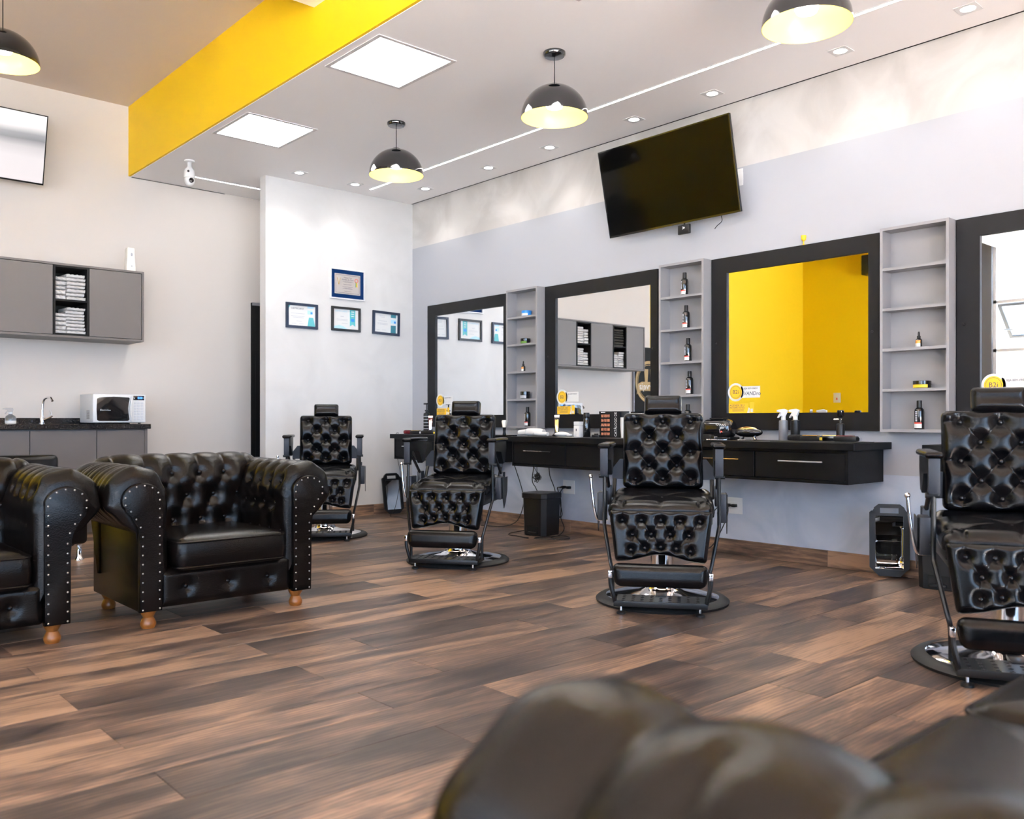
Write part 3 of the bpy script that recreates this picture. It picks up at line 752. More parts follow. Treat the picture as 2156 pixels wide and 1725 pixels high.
def shampoo(label, x, y, z, group='dark bottles on the wall shelves'):
    t = thing('product_bottle', label, 'bottle', (x, y, z), group=group)
    MB().lathe([(.027, 0), (.029, .004), (.029, .112), (.027, .124), (.018, .134), (.013, .138)], 24).build('bottle_body', M_blackg, t)
    MB().lathe([(.0155, .136), (.0155, .176), (.0145, .180), (0, .180)], 20, cap=False).build('cap', M_blackp, t)
    arc_label(t, .0294, .008, .034, M_paper); arc_label(t, .0296, .034, .043, M_red2)
    b = MB()
    for k in range(6): b.box(-.012, -.001, -.0302, -.026, .050+k*.011, .057+k*.011)
    b.build('side_print', M_inkg, t, smooth=0)
    return t
def jar(label, x, y, z, r, h, mb, ml_, mlab):
    t = thing('cosmetic_jar', label, 'jar', (x, y, z))
    MB().lathe([(r*.94, 0), (r, .004), (r, h*.52), (r*.96, h*.56)], 24).build('jar_body', mb, t)
    MB().lathe([(r*1.03, h*.54), (r*1.03, h*.97), (r*.98, h), (0, h)], 24, cap=False).build('lid', ml_, t)
    arc_label(t, r*1.006, h*.08, h*.48, mlab, 210, 330); return t
def dropper(label, x, y, z, s=1.):
    t = thing('dropper_bottle', label, 'bottle', (x, y, z))
    MB().lathe([(.018*s, 0), (.019*s, .003), (.019*s, .045*s), (.016*s, .052*s), (.009*s, .056*s)], 20).build('bottle_body', M_blackg, t)
    MB().lathe([(.011*s, .055*s), (.011*s, .070*s), (.007*s, .073*s), (.006*s, .092*s), (.003*s, .098*s), (0, .098*s)], 16, cap=False).build('dropper_cap', M_rubber, t)
    arc_label(t, .0193*s, .004, .024*s, M_paper); arc_label(t, .0194*s, .024*s, .043*s, M_amber); return t
jar('small blue jar on the upper shelf board of the left-hand grey shelf', -5.965, YSH, SZ[4], .046, .052, M_blue, M_blue, M_paper)
jar('flat black jar with green print on the left-hand grey shelf', -5.98, YSH, SZ[3], .046, .050, M_blackp, M_blackg, M_leaf)
dropper('small dropper bottle with orange label on the left-hand grey shelf', -6.01, YSH, SZ[2])
jar('taller black jar beside a slim bottle on the left-hand grey shelf', -5.985, YSH, SZ[1], .045, .068, M_blackp, M_blackg, M_inkg)
t = thing('slim_bottle', 'slim black pump bottle half hidden by the side of the left-hand grey shelf', 'bottle', (-5.80, YSH, SZ[1]))
MB().lathe([(.022, 0), (.023, .003), (.023, .10), (.010, .115), (.008, .125)], 20).build('bottle_body', M_blackg, t)
MB().lathe([(.006, .12), (.006, .155), (0, .156)], 10, cap=False).build('nozzle', M_blackp, t)
shampoo('dark bottle with red and white label on the lowest board of the left-hand grey shelf', -5.953, YSH, SZ[0])
for k, x in enumerate((-4.13, -4.113, -4.127, -4.145, -4.16)):
    shampoo('dark bottle with red and white label, %s board of the middle grey shelf' % ['lowest', 'second', 'centre', 'fourth', 'top'][k], x, YSH, SZ[k])
dropper('dropper bottle with orange label on the right-hand grey shelf', -2.365, YSH, SZ[2], 1.0)
jar('flat black jar with yellow print on the right-hand grey shelf', -2.345, YSH, SZ[1], .052, .046, M_blackp, M_blackg, M_sticky)
shampoo('dark bottle with red and white label on the lowest board of the right-hand grey shelf', -2.362, YSH, SZ[0])

# ------------------------------------------------------------------ wall-hung black desks
DT = .858
def make_desk(label):
    t = thing('barber_desk', label, 'desk', group='black wall-hung desks')
    w, d, zb = 1.32, .47, .60
    MB().box(-.03, w+.055, -d-.035, 0, DT-.045, DT, bev=.002, seg=1).build('worktop', M_desk, t, smooth=0)
    b = MB(); b.box(0, .018, -d, 0, zb, DT-.045); b.box(w-.018, w, -d, 0, zb, DT-.045); b.box(.018, w-.018, -d, 0, zb, zb+.018); b.box(.018, w-.018, -.012, 0, zb, DT-.045); b.box(w/2-.009, w/2+.009, -d+.02, 0, zb+.018, DT-.045)
    b.box(.018, w-.018, -d+.004, -.02, DT-.063, DT-.045)
    b.build('carcass', M_desk, t, smooth=0)
    for k, (x0, x1) in enumerate(((.021, w/2-.004), (w/2+.004, w-.021))):
        dr = MB().box(x0, x1, -d+.002, -d+.020, zb+.021, DT-.066, bev=.0015, seg=1).build('drawer', M_desk, t, smooth=0)
        MB().box(x0+.02, x1-.02, -d+.02, -.03, zb+.03, DT-.09).build('drawer_box', M_desk, dr, smooth=0)
    return t
dx_ = [-7.54, -5.715, -3.94, -2.13]
dl = ['black wall-hung desk in the far corner behind two barber chairs', 'black wall-hung desk above the square black bin, with a dark bar handle', 'black wall-hung desk under the yellow mirror, with a gold and a dark handle', 'black wall-hung desk half hidden behind the nearest barber chair']
d0 = make_desk(dl[0])
def handle(desk, x0, x1, m, name='handle'):
    z = .735; b = MB(); b.cyl((x0, -.470-.022, z), (x1, -.470-.022, z), .005, 8)
    for x in (x0+.02, x1-.02): b.cyl((x, -.468, z), (x, -.492, z), .004, 8)
    dr = [c for c in desk.children if c.name.startswith('drawer')][0 if x0 < .6 else 1]
    return b.build(name, m, dr)
for i, x in enumerate(dx_):
    o = d0 if i == 0 else copy_tree(d0); o.location = (x, YW-.001, 0); o['label'] = dl[i]
    if i == 0: handle(o, .17, .40, M_chrome)
    if i == 1: handle(o, .20, .50, M_blackm)
    if i == 2: handle(o, .27, .55, M_gold); handle(o, .85, 1.16, M_greyf)
    if i == 3: handle(o, .20, .50, M_blackm)

# ------------------------------------------------------------------ ceiling lights
def panel(label, x0, x1, y0, y1):
    t = thing('ceiling_panel_light', label, 'ceiling light', ((x0+x1)/2, (y0+y1)/2, HC), group='square ceiling panel lights')
    a, b_ = (x1-x0)/2, (y1-y0)/2; e = .028
    f = MB(); f.box(-a, a, -b_, -b_+e, -.006, 0); f.box(-a, a, b_-e, b_, -.006, 0); f.box(-a, -a+e, -b_+e, b_-e, -.006, 0); f.box(a-e, a, -b_+e, b_-e, -.006, 0)
    f.build('frame', M_greyf2, t, smooth=0)
    MB().box(-a+e, a-e, -b_+e, b_-e, -.004, 0).build('diffuser', M_ledp, t, smooth=0)
M_greyf2 = mat('panel_frame', (.62, .60, .60), .5)
panel('lit square ceiling panel nearest the kitchen', -7.01, -6.35, 2.97, 3.575)
panel('lit square ceiling panel in the middle, the largest fully in view', -5.185, -4.53, 2.97, 3.575)
panel('ceiling panel light whose corner peeps in at the top edge', -3.42, -2.76, 2.97, 3.575)
sl_d = bpy.data.lights.new('downlight_beam', 'SPOT'); sl_d.energy = P_SPOT; sl_d.color = (1, .95, .90); sl_d.spot_size = R(105); sl_d.spot_blend = .7; sl_d.shadow_soft_size = .03
def downlight(label, x, y):
    t = thing('downlight', label, 'downlight', (x, y, HC), group='recessed ceiling downlights')
    f = MB(); o_, i_ = .062, .041; n = 32; a = []; b_ = []
    for k in range(n):
        an = 2*math.pi*k/n; c, s = math.cos(an), math.sin(an); q = o_/max(abs(c), abs(s)); a.append((c*q, s*q)); b_.append((c*i_, s*i_))
    f.quads([[(*p, 0) for p in a], [(*p, -.004) for p in a], [(*p, -.004) for p in b_], [(*p, .0) for p in b_]], wv=True)
    f.build('trim_plate', M_whitep, t)
    MB().lathe([(.041, -.0015), (.0, -.0015)], 32, cap=False).build('lens', M_spot, t)
    lo = bpy.data.objects.new('downlight_beam', sl_d); link(lo, t); lo.location = (0, 0, -.012)
for k, y in enumerate((4.07, 4.69)): downlight('recessed downlight over the certificates, %s the partition end' % ('nearer' if k == 0 else 'farther from'), -7.585, y)
for k, x in enumerate((-7.245, -6.25, -5.43, -4.48, -3.745, -2.765, -1.99)):
    downlight('recessed downlight, %s from the corner along the mirror wall' % ['first', 'second', 'third', 'fourth', 'fifth', 'sixth', 'seventh'][k], x, 5.31)
t = thing('led_strip', 'long glowing strip light in the ceiling along the mirror wall', 'strip light', (-7.64, 4.905, HC))
MB().box(0, 8.6, -.011, .011, -.004, 0).build('diffuser', M_leds, t, smooth=0)
b = MB(); b.box(0, 8.6, .011, .015, -.005, 0); b.box(0, 8.6, -.015, -.011, -.005, 0); b.build('channel', M_whitep, t, smooth=0)
t = thing('led_strip', 'short glowing strip light in the ceiling beside the white partition', 'strip light', (-8.385, 3.30, HC))
MB().box(-.011, .011, 0, 1.9, -.004, 0).build('diffuser', M_leds, t, smooth=0)
b = MB(); b.box(.011, .015, 0, 1.9, -.005, 0); b.box(-.015, -.011, 0, 1.9, -.005, 0); b.build('channel', M_whitep, t, smooth=0)

def pendant(label, x, y, ztop, drop, r=.216):
    t = thing('pendant_lamp', label, 'pendant lamp', (x, y, ztop), group='black dome pendant lamps')
    MB().lathe([(.072, 0), (.072, -.016), (.064, -.026), (.012, -.030), (.0, -.030)], 28, cap=False).build('canopy', M_blackg, t)
    MB().cyl((0, 0, -.03), (0, 0, -drop), .0032, 8).build('cord', M_blackp, t)
    H = .215; z0 = -drop
    out = [(.030, z0), (.036, z0-.004)] + [(r*math.sin(R(a)), z0-H+ (H-.006)*math.cos(R(a))) for a in range(10, 91, 5)]
    MB().lathe(out, 56, cap=False).build('shade', M_blackg, t)
    MB().lathe([(.0, z0-.006)]+[(max(.001, q-.003), z-.004) for q, z in out[2:-1]]+[(r-.0025, z0-H), (r, z0-H)], 56, cap=False).build('shade_liner', M_liner, t)
    MB().lathe([(.020, z0-.006), (.020, z0-.055), (.026, z0-.06)], 16).build('socket', M_whitep, t)
    MB().lathe([(.026, z0-.058), (.046, z0-.075), (.056, z0-.098), (.056, z0-.135), (.048, z0-.152), (.0, z0-.155)], 28, cap=False).build('bulb', M_bulb, t)
M_liner = mat('yellow_liner', (.95, .78, .22), .25)
pendant('black dome pendant lamp with yellow lining, nearest the corner', -5.80, 3.965, HC, .205)
pendant('black dome pendant lamp with yellow lining, left of the wall television', -4.01, 3.965, HC, .205)
pendant('black dome pendant lamp with yellow lining, above the television, cut by the top edge', -2.24, 3.965, HC, .205)
pendant('black dome pendant lamp with yellow lining at the left edge of the picture', -6.46, 1.335, HU, .50)
# bulb-shaped ceiling camera
t = thing('security_camera', 'white bulb-shaped security camera hanging from the ceiling', 'camera', (-7.90, 3.135, HC))
MB().lathe([(.045, 0), (.045, -.012), (.020, -.020), (.018, -.055), (.030, -.075)], 24).build('mount', M_whitep, t)
MB().lathe([(.030, -.072), (.046, -.09), (.050, -.12), (.050, -.16), (.044, -.165)], 24).build('camera_body', M_whitep, t)
h = MB(); h.sph((0, 0, 0), (.046, .046, .055), 20, 14); h = h.build('camera_head', M_whitep, t, (0, 0, -.185))
MB().lathe([(.022, 0), (.022, .012), (.012, .016), (0, .016)], 18, Matrix.Translation((.038, .0, -.005)) @ Matrix.Rotation(R(80), 4, 'Y')).build('lens', M_blackg, h)
MB().lathe([(.010, 0), (.010, .006), (0, .006)], 14, Matrix.Translation((.040, -.028, .075)) @ Matrix.Rotation(R(90), 4, 'Y')).build('sensor', M_blackg, h)

# ------------------------------------------------------------------ televisions
def tv(name, label, w, hgt, loc, rz, tilt, mscreen):
    t = thing(name, label, 'television', loc, rz)
    M_ = Matrix.Rotation(R(tilt), 4, 'X')
    b = MB(); b.box(-w/2, w/2, .0, .022, 0, hgt, bev=.004, M=M_); b.box(-w/2+.1, w/2-.1, .02, .055, .06, hgt*.62, bev=.012, M=M_); bz = b.build('housing', M_blackp, t)
    f = MB(); e = .009
    f.box(-w/2, w/2, -.004, .0, 0, e*1.6, M=M_); f.box(-w/2, w/2, -.004, 0, hgt-e, hgt, M=M_); f.box(-w/2, -w/2+e, -.004, 0, e*1.6, hgt-e, M=M_); f.box(w/2-e, w/2, -.004, 0, e*1.6, hgt-e, M=M_)
    f.build('bezel', M_blackg, t, smooth=0)
    MB().box(-w/2+e, w/2-e, -.002, 0, e*1.6, hgt-e, M=M_).build('screen', mscreen, t, smooth=0)
    m = MB(); m.box(-.15, .15, .045, .075, hgt*.15, hgt*.55, M=M_); m.build('mount_plate', M_blackm, t, smooth=0)
    return t
t1 = tv('television', 'large black television tilted forward high on the mirror wall', 1.265, .70, (-4.248, 5.48, 2.517), 0, 12.5, M_screen)
MB().box(-.06, .06, .02, .118, .24, .40).build('wall_arm', M_blackm, t1, smooth=0)
def tv2mat():  # glowing grey bands imitate the room's reflection on the glossy screen
    m = bpy.data.materials.new('tv_reflection_glow'); m.use_nodes = True; N, L = nt(m); b = N['Principled BSDF']
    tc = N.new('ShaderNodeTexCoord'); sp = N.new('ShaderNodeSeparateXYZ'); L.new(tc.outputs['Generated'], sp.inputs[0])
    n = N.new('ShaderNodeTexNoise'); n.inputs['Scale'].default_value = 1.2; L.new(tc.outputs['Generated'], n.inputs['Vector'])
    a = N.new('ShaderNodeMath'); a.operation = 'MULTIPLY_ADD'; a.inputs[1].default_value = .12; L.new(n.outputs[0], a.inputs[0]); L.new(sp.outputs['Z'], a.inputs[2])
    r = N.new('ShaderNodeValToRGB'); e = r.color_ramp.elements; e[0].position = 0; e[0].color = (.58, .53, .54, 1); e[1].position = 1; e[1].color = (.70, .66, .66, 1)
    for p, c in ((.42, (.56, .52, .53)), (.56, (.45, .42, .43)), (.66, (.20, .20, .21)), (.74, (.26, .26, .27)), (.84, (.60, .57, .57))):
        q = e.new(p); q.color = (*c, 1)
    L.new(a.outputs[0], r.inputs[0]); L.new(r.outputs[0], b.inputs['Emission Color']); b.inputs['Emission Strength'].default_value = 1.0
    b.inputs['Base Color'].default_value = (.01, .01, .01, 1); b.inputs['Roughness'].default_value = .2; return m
t2 = tv('television', 'television with a pale grey reflection painted on its screen, at the left edge above the kitchen cabinet', 1.02, .60, (-8.62, 1.59, 3.10), 90, 16, tv2mat())
MB().box(-.06, .06, .02, .198, .2, .34).build('wall_arm', M_blackm, t2, smooth=0)
t = thing('media_box', 'tiny black streaming box hanging under the wall television', 'media box', (-4.128, 5.478, 2.435))
MB().box(-.055, .055, 0, .02, 0, .072, bev=.004).build('box_body', M_blackp, t)
MB().prism([(-.014, .036), (.012, .042), (.012, .052), (-.014, .058), (-.004, .047)], -.0008, .0004, 'y').build('logo', M_paper, t, smooth=0)
MB().cyl((0, .012, .07), (0, .012, .085), .006, 8).build('plug', M_blackp, t)
tag(MB().tube([(-3.80, 5.50, 2.525), (-3.79, 5.495, 2.48), (-3.83, 5.49, 2.45), (-3.85, 5.49, 2.43)], .003, 6, smooth=6).build('cable', M_blackp), 'short loose black cable dangling under the wall television', 'cable')
def plate(label, x, z, w=.142, h=.122, name='wall_outlet'):
    t = thing(name, label, 'outlet', (x, YW, z))
    MB().box(-w/2, w/2, -.008, -.0005, -h/2, h/2, bev=.003).build('cover_plate', M_whitep, t)
    MB().box(-.045, .045, -.010, -.007, -.03, .03, bev=.003).build('socket_insert', M_whitep, t); return t
plate('white outlet plate behind the right edge of the wall television', -3.715, 2.805, .08, .125)
plate('white wall outlet under the desk beside the square bin', -5.475, .403)
plate('white wall outlet under the desk below the yellow mirror', -3.75, .362)
t = thing('light_switch', 'white light switch on the yellow wall, seen in the mirror', 'switch', (-8.12, YS, 1.42), 180)
MB().box(-.07, .07, -.010, -.0005, -.09, .09, bev=.004).build('cover_plate', M_whitep, t)
MB().box(-.012, .012, -.014, -.009, -.04, .0, bev=.002).build('rocker', M_red2, t)
t = thing('wall_speaker', 'black wall speaker high on the yellow wall, seen in the mirror', 'speaker', (-7.42, YS, 3.62), 180)
MB().box(-.12, .12, -.24, -.03, 0, .36, bev=.02).build('cabinet', M_blackp, t); MB().box(-.03, .03, -.04, -.001, .12, .2).build('bracket', M_blackm, t)

# ------------------------------------------------------------------ certificates on the partition (local front -y faces +X)
def cert(label, y, z, w, h, mf, fw, roll=0):
    t = thing('framed_certificate', label, 'certificate', (XP, y, z), 90); t.rotation_euler[1] = R(roll)
    b = MB()
    for q in ((-w/2, w/2, 0, fw), (-w/2, w/2, h-fw, h), (-w/2, -w/2+fw, fw, h-fw), (w/2-fw, w/2, fw, h-fw)): b.box(q[0], q[1], -.020, -.001, q[2], q[3])
    b.build('frame', mf, t, smooth=0)
    return t
def strip(t, name, m, x0, x1, z0, z1, d=.0005): return MB().box(x0, x1, -.0080-d, -.0075, z0, z1).build(name, m, t, smooth=0)
def lines(t, specs, m):
    b = MB()
    for x0, x1, z in specs: b.box(x0, x1, -.0083, -.0078, z, z+.0035)
    b.build('print_lines', m, t, smooth=0)
TR = (R(90), 0, 0)
w, h = .35, .25
t = cert('framed certificate with navy frame and teal beaker-shaped print, left of the lower row', 4.253, 1.913, w, h, M_navyf, .026)
MB().box(-w/2+.02, w/2-.02, -.0075, -.002, .02, h-.02).build('paper', M_paper, t, smooth=0)
MB().prism([(.062, .026), (.148, .026), (.125, .115), (.078, .115)], -.0086, -.0075, 'y').build('teal_print', M_teal, t, smooth=0)
strip(t, 'blue_print', M_ltblue, .062, .118, .145, .185); strip(t, 'blue_print', M_blue, .095, .118, .15, .17, .0008); strip(t, 'pale_print', M_ltblue, .062, .130, .205, .226)
MB().prism([(-.15, .226), (-.15, .18), (-.125, .226)], -.0086, -.0075, 'y').build('corner_print', M_teal, t, smooth=0)
text('lettering', 'CERTIFICADO', .022, M_ink, t, (-.05, -.009, .195), TR); lines(t, [(-.12, .03, .145), (-.12, .03, .118), (-.10, .02, .105), (-.06, 0, .07), (-.11, -.06, .045), (-.03, .02, .045)], M_inkg)
t = cert('framed certificate with black frame and green ribbon print, centre of the lower row', 4.757, 1.918, .343, .25, M_blackp, .024)
MB().box(-.15, .15, -.0075, -.002, .02, .23).build('paper', M_paper, t, smooth=0)
MB().prism([(.045, .055), (.080, .075), (.112, .055), (.112, .226), (.045, .226)], -.0086, -.0075, 'y').build('ribbon_print', M_teal, t, smooth=0)
strip(t, 'blue_print', M_blue, .058, .098, .105, .135, .0015)
for k in range(3): strip(t, 'pale_print', M_paper, .062, .095, .155+k*.024, .163+k*.024, .0015)
MB().prism([(-.147, .024), (.02, .024), (-.03, .05), (-.08, .062), (-.147, .045)], -.0083, -.0075, 'y').build('wave_print', M_ltblue, t, smooth=0)
text('lettering', 'CERTIFICADO', .022, M_ltblue, t, (-.06, -.009, .205), TR); lines(t, [(-.065, -.025, .152), (-.065, -.025, .146), (-.11, .02, .12), (-.11, .02, .108), (-.05, .02, .08)], M_inkg)
t = cert('framed certificate with navy frame and dark teal bars, right of the lower row, hanging crooked', 5.248, 1.913, .343, .25, M_navyf, .026, 1.2)
MB().box(-.15, .15, -.0075, -.002, .02, .23).build('paper', M_paper, t, smooth=0)
strip(t, 'teal_bar', M_dkteal, .06, .125, .026, .108); strip(t, 'teal_bar', M_dkteal, .06, .125, .19, .224); strip(t, 'blue_print', M_ltblue, .06, .125, .130, .170); strip(t, 'blue_print', M_blue, .1, .125, .133, .155, .0008)
lines(t, [(-.085, -.015, .200), (-.08, -.02, .185), (-.10, .01, .145), (-.11, .02, .12), (-.11, .02, .108), (-.12, -.08, .05), (-.05, 0, .05)], M_inkg)
t = cert('framed award plaque on navy velvet with white frame, above the row of certificates', 4.775, 2.247, .412, .315, M_whitep, .013)
MB().box(-.198, .198, -.0075, -.002, .01, .305).build('velvet_mat', M_navy, t, smooth=0)
MB().box(-.152, .152, -.0105, -.007, .055, .262).build('plaque', M_plaque, t, smooth=0)
b = MB()
for q in ((-.14, .14, .066, .069), (-.14, .14, .248, .251), (-.14, -.137, .066, .251), (.137, .14, .066, .251)): b.box(q[0], q[1], -.0112, -.0104, q[2], q[3])
b.build('border_print', M_ink, t, smooth=0)
text('lettering', 'Prêmio Top\nNavalha de Ouro', .020, M_ink, t, (.0, -.0115, .215), TR, shear=.2)
MB().tube([(-.05+.006*k, -.0112, .155+.005*math.sin(k*2.1)) for k in range(17)], .0012, 5, smooth=3).build('script_print', M_ink, t)
b = MB()
for k, z in enumerate((.185, .178, .13, .118, .110, .085)): b.box(-.06+(.02 if k % 2 else 0), .06-(.015 if k % 2 else 0), -.0112, -.0104, z, z+.0022)
b.build('print_lines', M_ink, t, smooth=0)
b = MB(); b.box(-.003, .003, -.0115, -.0104, 0, .07, M=Matrix.Translation((-.105, 0, .15)) @ Matrix.Rotation(R(-14), 4, 'Y')); b.box(-.003, .003, -.0115, -.0104, 0, .07, M=Matrix.Translation((-.105, 0, .15)) @ Matrix.Rotation(R(16), 4, 'Y')); b.build('razor_emblem', M_gold, t, smooth=0)
b = MB(); b.tube([(.105+.018*math.cos(2*math.pi*k/20), -.0112, .205+.018*math.sin(2*math.pi*k/20)) for k in range(20)], .003, 6, closed=True); b.build('rosette', M_red2, t)
MB().prism([(.094, .135), (.104, .142), (.104, .19), (.096, .19)], -.0115, -.0104, 'y').build('green_ribbon', M_leaf, t, smooth=0); MB().prism([(.106, .142), (.118, .135), (.114, .19), (.106, .19)], -.0115, -.0104, 'y').build('yellow_ribbon', M_sticky, t, smooth=0)

# ------------------------------------------------------------------ kitchenette on the left wall
Y0 = .96
uc = thing('wall_cabinet', 'taupe wall cabinet with black towel niches above the kitchen counter', 'cabinet', (XK, Y0, 1.735), 90)
UW, UD, UH = 1.944, .415, .655
b = MB(); b.box(0, UW, -UD, 0, 0, .018); b.box(0, UW, -UD, 0, UH-.018, UH); b.box(0, .018, -UD, 0, .018, UH-.018); b.box(UW-.018, UW, -UD, 0, .018, UH-.018); b.box(.018, UW-.018, -.012, 0, .018, UH-.018)
b.build('carcass', M_taupe, uc, smooth=0)
bays = [('d', .018, .410), ('n', .410, .706), ('d', .706, 1.168), ('n', 1.168, 1.464), ('d', 1.464, UW-.018)]
niches = []
for k, (q, x0, x1) in enumerate(bays):
    if q == 'd': MB().box(x0+.003, x1-.003, -UD+.006, -UD+.026, .022, UH-.022, bev=.001, seg=1).build('door', M_taupe, uc, smooth=0)
    else:
        b = MB(); e = .018
        b.box(x0, x0+e, -UD+.002, -.02, .018, UH-.018); b.box(x1-e, x1, -UD+.002, -.02, .018, UH-.018); b.box(x0+e, x1-e, -UD+.002, -.02, .018, .036); b.box(x0+e, x1-e, -UD+.002, -.02, UH-.036, UH-.018); b.box(x0+e, x1-e, -.03, -.02, .036, UH-.036)
        nb_ = b.build('niche', M_dark, uc, smooth=0); MB().box(x0+e, x1-e, -UD+.004, -.03, .320, .338).build('niche_shelf', M_dark, nb_, smooth=0)
        niches.append((x0+e, x1-e))
# towels, each a folded slab with a rounded front fold
def towel_mesh():
    n = 14; P = []
    prof = []
    for k in range(9): a = R(90+180*k/8); prof.append((-.5+.10*math.cos(a)*.9, .5+.5*math.sin(a)))
    prof = prof[::1]
    ring = [(.5, 1.0), (0, 1.02)] + [(y, z) for y, z in prof] + [(0, .0), (.5, .0)]
    ring[2+4] = (ring[6][0]+.03, .5)
    for i in range(n):
        x = -.5+i/(n-1); w = .05*math.sin(i*1.7)
        P.append([(x, y+.02*math.sin(i*1.1+z*3), z*(1+.10*math.sin(i*2.1+y*4))+w*.5*(z > .5)) for y, z in ring])
    b = MB(); b.quads(P, wv=True, capu=True); return b.mesh('folded_towel', 60)
TW = towel_mesh(); TW.materials.append(M_towel); TWB = TW.copy(); TWB.materials[0] = M_towelb
trng = random.Random(5)
def stack(xa, xb, z0, n, th, where, me, colour):
    z = z0
    for k in range(n):
        h_ = th*trng.uniform(.85, 1.15); h_ /= 1.16; xc = (xa+xb)/2+trng.uniform(-.004, .004); d_ = .25; yc = -UD+.05+d_/2+trng.uniform(0, .012)
        o = bpy.data.objects.new('folded_towel', me); COL.objects.link(o)
        o.location = (XK-yc, Y0+xc, 1.735+z); o.rotation_euler = (0, 0, R(90+trng.uniform(-2, 2))); o.scale = ((xb-xa)*trng.uniform(.93, 1.0), d_, h_*1.0)
        tag(o, '%s folded towel, %s from the bottom in %s' % (colour, ['first', 'second', 'third', 'fourth', 'fifth', 'sixth', 'seventh', 'eighth', 'ninth', 'tenth'][k], where), 'towel', '%s towels in %s' % (colour, where)); z += h_*1.20
for q, (xa, xb) in enumerate(niches):
    nm = 'far' if q == 0 else 'near'
    m = xa+(xb-xa)*.36
    if q == 1:
        stack(xa+.004, m, .338, 5, .039, 'the left stack of the upper niche', TW, 'white'); stack(m+.004, xb-.006, .338, 7, .032, 'the right stack of the upper niche', TW, 'white')
        stack(xa+.004, m, .036, 5, .036, 'the left stack of the lower niche', TW, 'white'); stack(m+.004, xb-.006, .036, 8, .0295, 'the right stack of the lower niche', TW, 'white')
    else:
        stack(xa+.006, xb-.03, .338, 7, .034, 'the mirrored upper niche', TWB, 'dark'); stack(xa+.006, (xa+xb)/2, .036, 7, .031, 'the mirrored lower niche, left stack', TW, 'white'); stack((xa+xb)/2+.004, xb-.006, .036, 6, .031, 'the mirrored lower niche, right stack', TW, 'white')
lc = thing('base_cabinet', 'taupe base cabinets under the black kitchen counter', 'cabinet', (XK, Y0, 0), 90)
LW, LD, LH = 1.924, .565, .92
b = MB(); b.box(0, LW, -LD+.02, -.0, .08, LH); b.box(0, LW, -LD+.07, 0, 0, .08); b.box(LW-.025, LW, -LD, 0, 0, LH); b.build('carcass', M_taupe, lc, smooth=0)
for x0, x1 in ((.0, .411), (.411, .947), (.947, 1.483), (1.483, LW-.025)): MB().box(x0+.003, x1-.003, -LD, -LD+.019, .085, LH-.012, bev=.001, seg=1).build('door', M_taupe, lc, smooth=0)
wt = thing('kitchen_worktop', 'polished black stone worktop on the taupe base cabinets', 'worktop', (XK, Y0, 0), 90)
MB().box(-.01, LW+.02, -.60, 0, .921, .965, bev=.003, seg=1).build('slab', M_granite, wt, smooth=0)
MB().box(-.01, LW+.02, -.020, 0, .965, 1.02).build('upstand', M_granite, wt, smooth=0)
# microwave
mw = thing('microwave', 'white microwave oven with dark curved window on the kitchen counter', 'microwave', (-8.32, 2.652, .966), 90)
mwW, mwH, mwD = .462, .272, .36
MB().box(-mwW/2, mwW/2, 0, mwD, .010, mwH, bev=.008).build('housing', M_whitep, mw)
b = MB(); b.box(-mwW/2, mwW/2, -.026, -.001, .012, mwH-.002, bev=.008, seg=3); fd = b.build('front_panel', M_whitep, mw)
win = [(-.195, .035), (-.18, .027), (.07, .027), (.085, .04), (.075, .10), (.072, .14), (.076, .19), (.088, .232), (.078, .242), (-.05, .247), (-.17, .240), (-.195, .228), (-.200, .13)]
MB().prism(win, -.029, -.020, 'y', bev=.0015).build('door_window', M_blackg, mw)
MB().tube([(.102, -.030, .02), (.095, -.048, .06), (.088, -.055, .13), (.095, -.048, .20), (.106, -.030, .25)], .009, 8, smooth=5).build('door_handle', M_whitep, mw)
MB().box(.118, .215, -.029, -.024, .218, .258, bev=.002).build('display', M_blackg, mw)
text('display_digits', '888', .030, M_disp, mw, (.178, -.0295, .238), TR, ext=.0002)
b = MB()
for i in range(3):
    for j in range(7): b.box(.125+i*.03, .149+i*.03, -.0285, -.025, .035+j*.0245, .052+j*.0245, bev=.002, seg=1)
b.build('keypad', M_pad if False else mat('pad_grey', (.62, .63, .66), .5), mw)
b = MB()
for i in range(4):
    for j in range(8): b.box(-mwW/2-.001, -mwW/2+.001, .07+i*.022, .084+i*.022, .045+j*.010, .050+j*.010)
b.build('vent_slots', M_dark, mw, smooth=0)
text('logo', 'Electrolux', .022, M_whitep, mw, (-.125, -.0295, .125), TR)
for x in (-.19, .19):
    for y in (.03, .32): MB().lathe([(.012, 0), (.012, .012)], 12, Matrix.Translation((x, y, 0))).build('foot', M_rubber, mw)
# tap, soap bottle, air freshener
tp = thing('kitchen_tap', 'chrome swan-neck kitchen tap on the counter', 'tap', (-8.66, 2.10, .9655), 90)
MB().lathe([(.026, 0), (.026, .006), (.018, .012), (.018, .06), (.014, .075)], 20).build('tap_body', M_chrome, tp)
MB().tube([(0, 0, .06), (.004, 0, .15), (.012, -.01, .215), (.03, -.05, .238), (.045, -.10, .235), (.052, -.13, .205)], .0105, 10, smooth=6).build('spout', M_chrome, tp)
MB().tube([(.01, -.01, .035), (.05, -.03, .055), (.075, -.035, .075)], .009, 8, smooth=4).build('valve_arm', M_chrome, tp); MB().cyl((.072, -.035, .07), (.06, -.035, .12), .006, 8).build('tap_lever', M_chrome, tp)
sb = thing('soap_bottle', 'clear trigger spray bottle beside the kitchen tap', 'bottle', (-8.50, 1.815, .9655), 90)
MB().lathe([(.040, 0), (.043, .006), (.043, .05), (.036, .07), (.016, .082), (.014, .09)], 24).build('bottle_body', M_clear, sb)
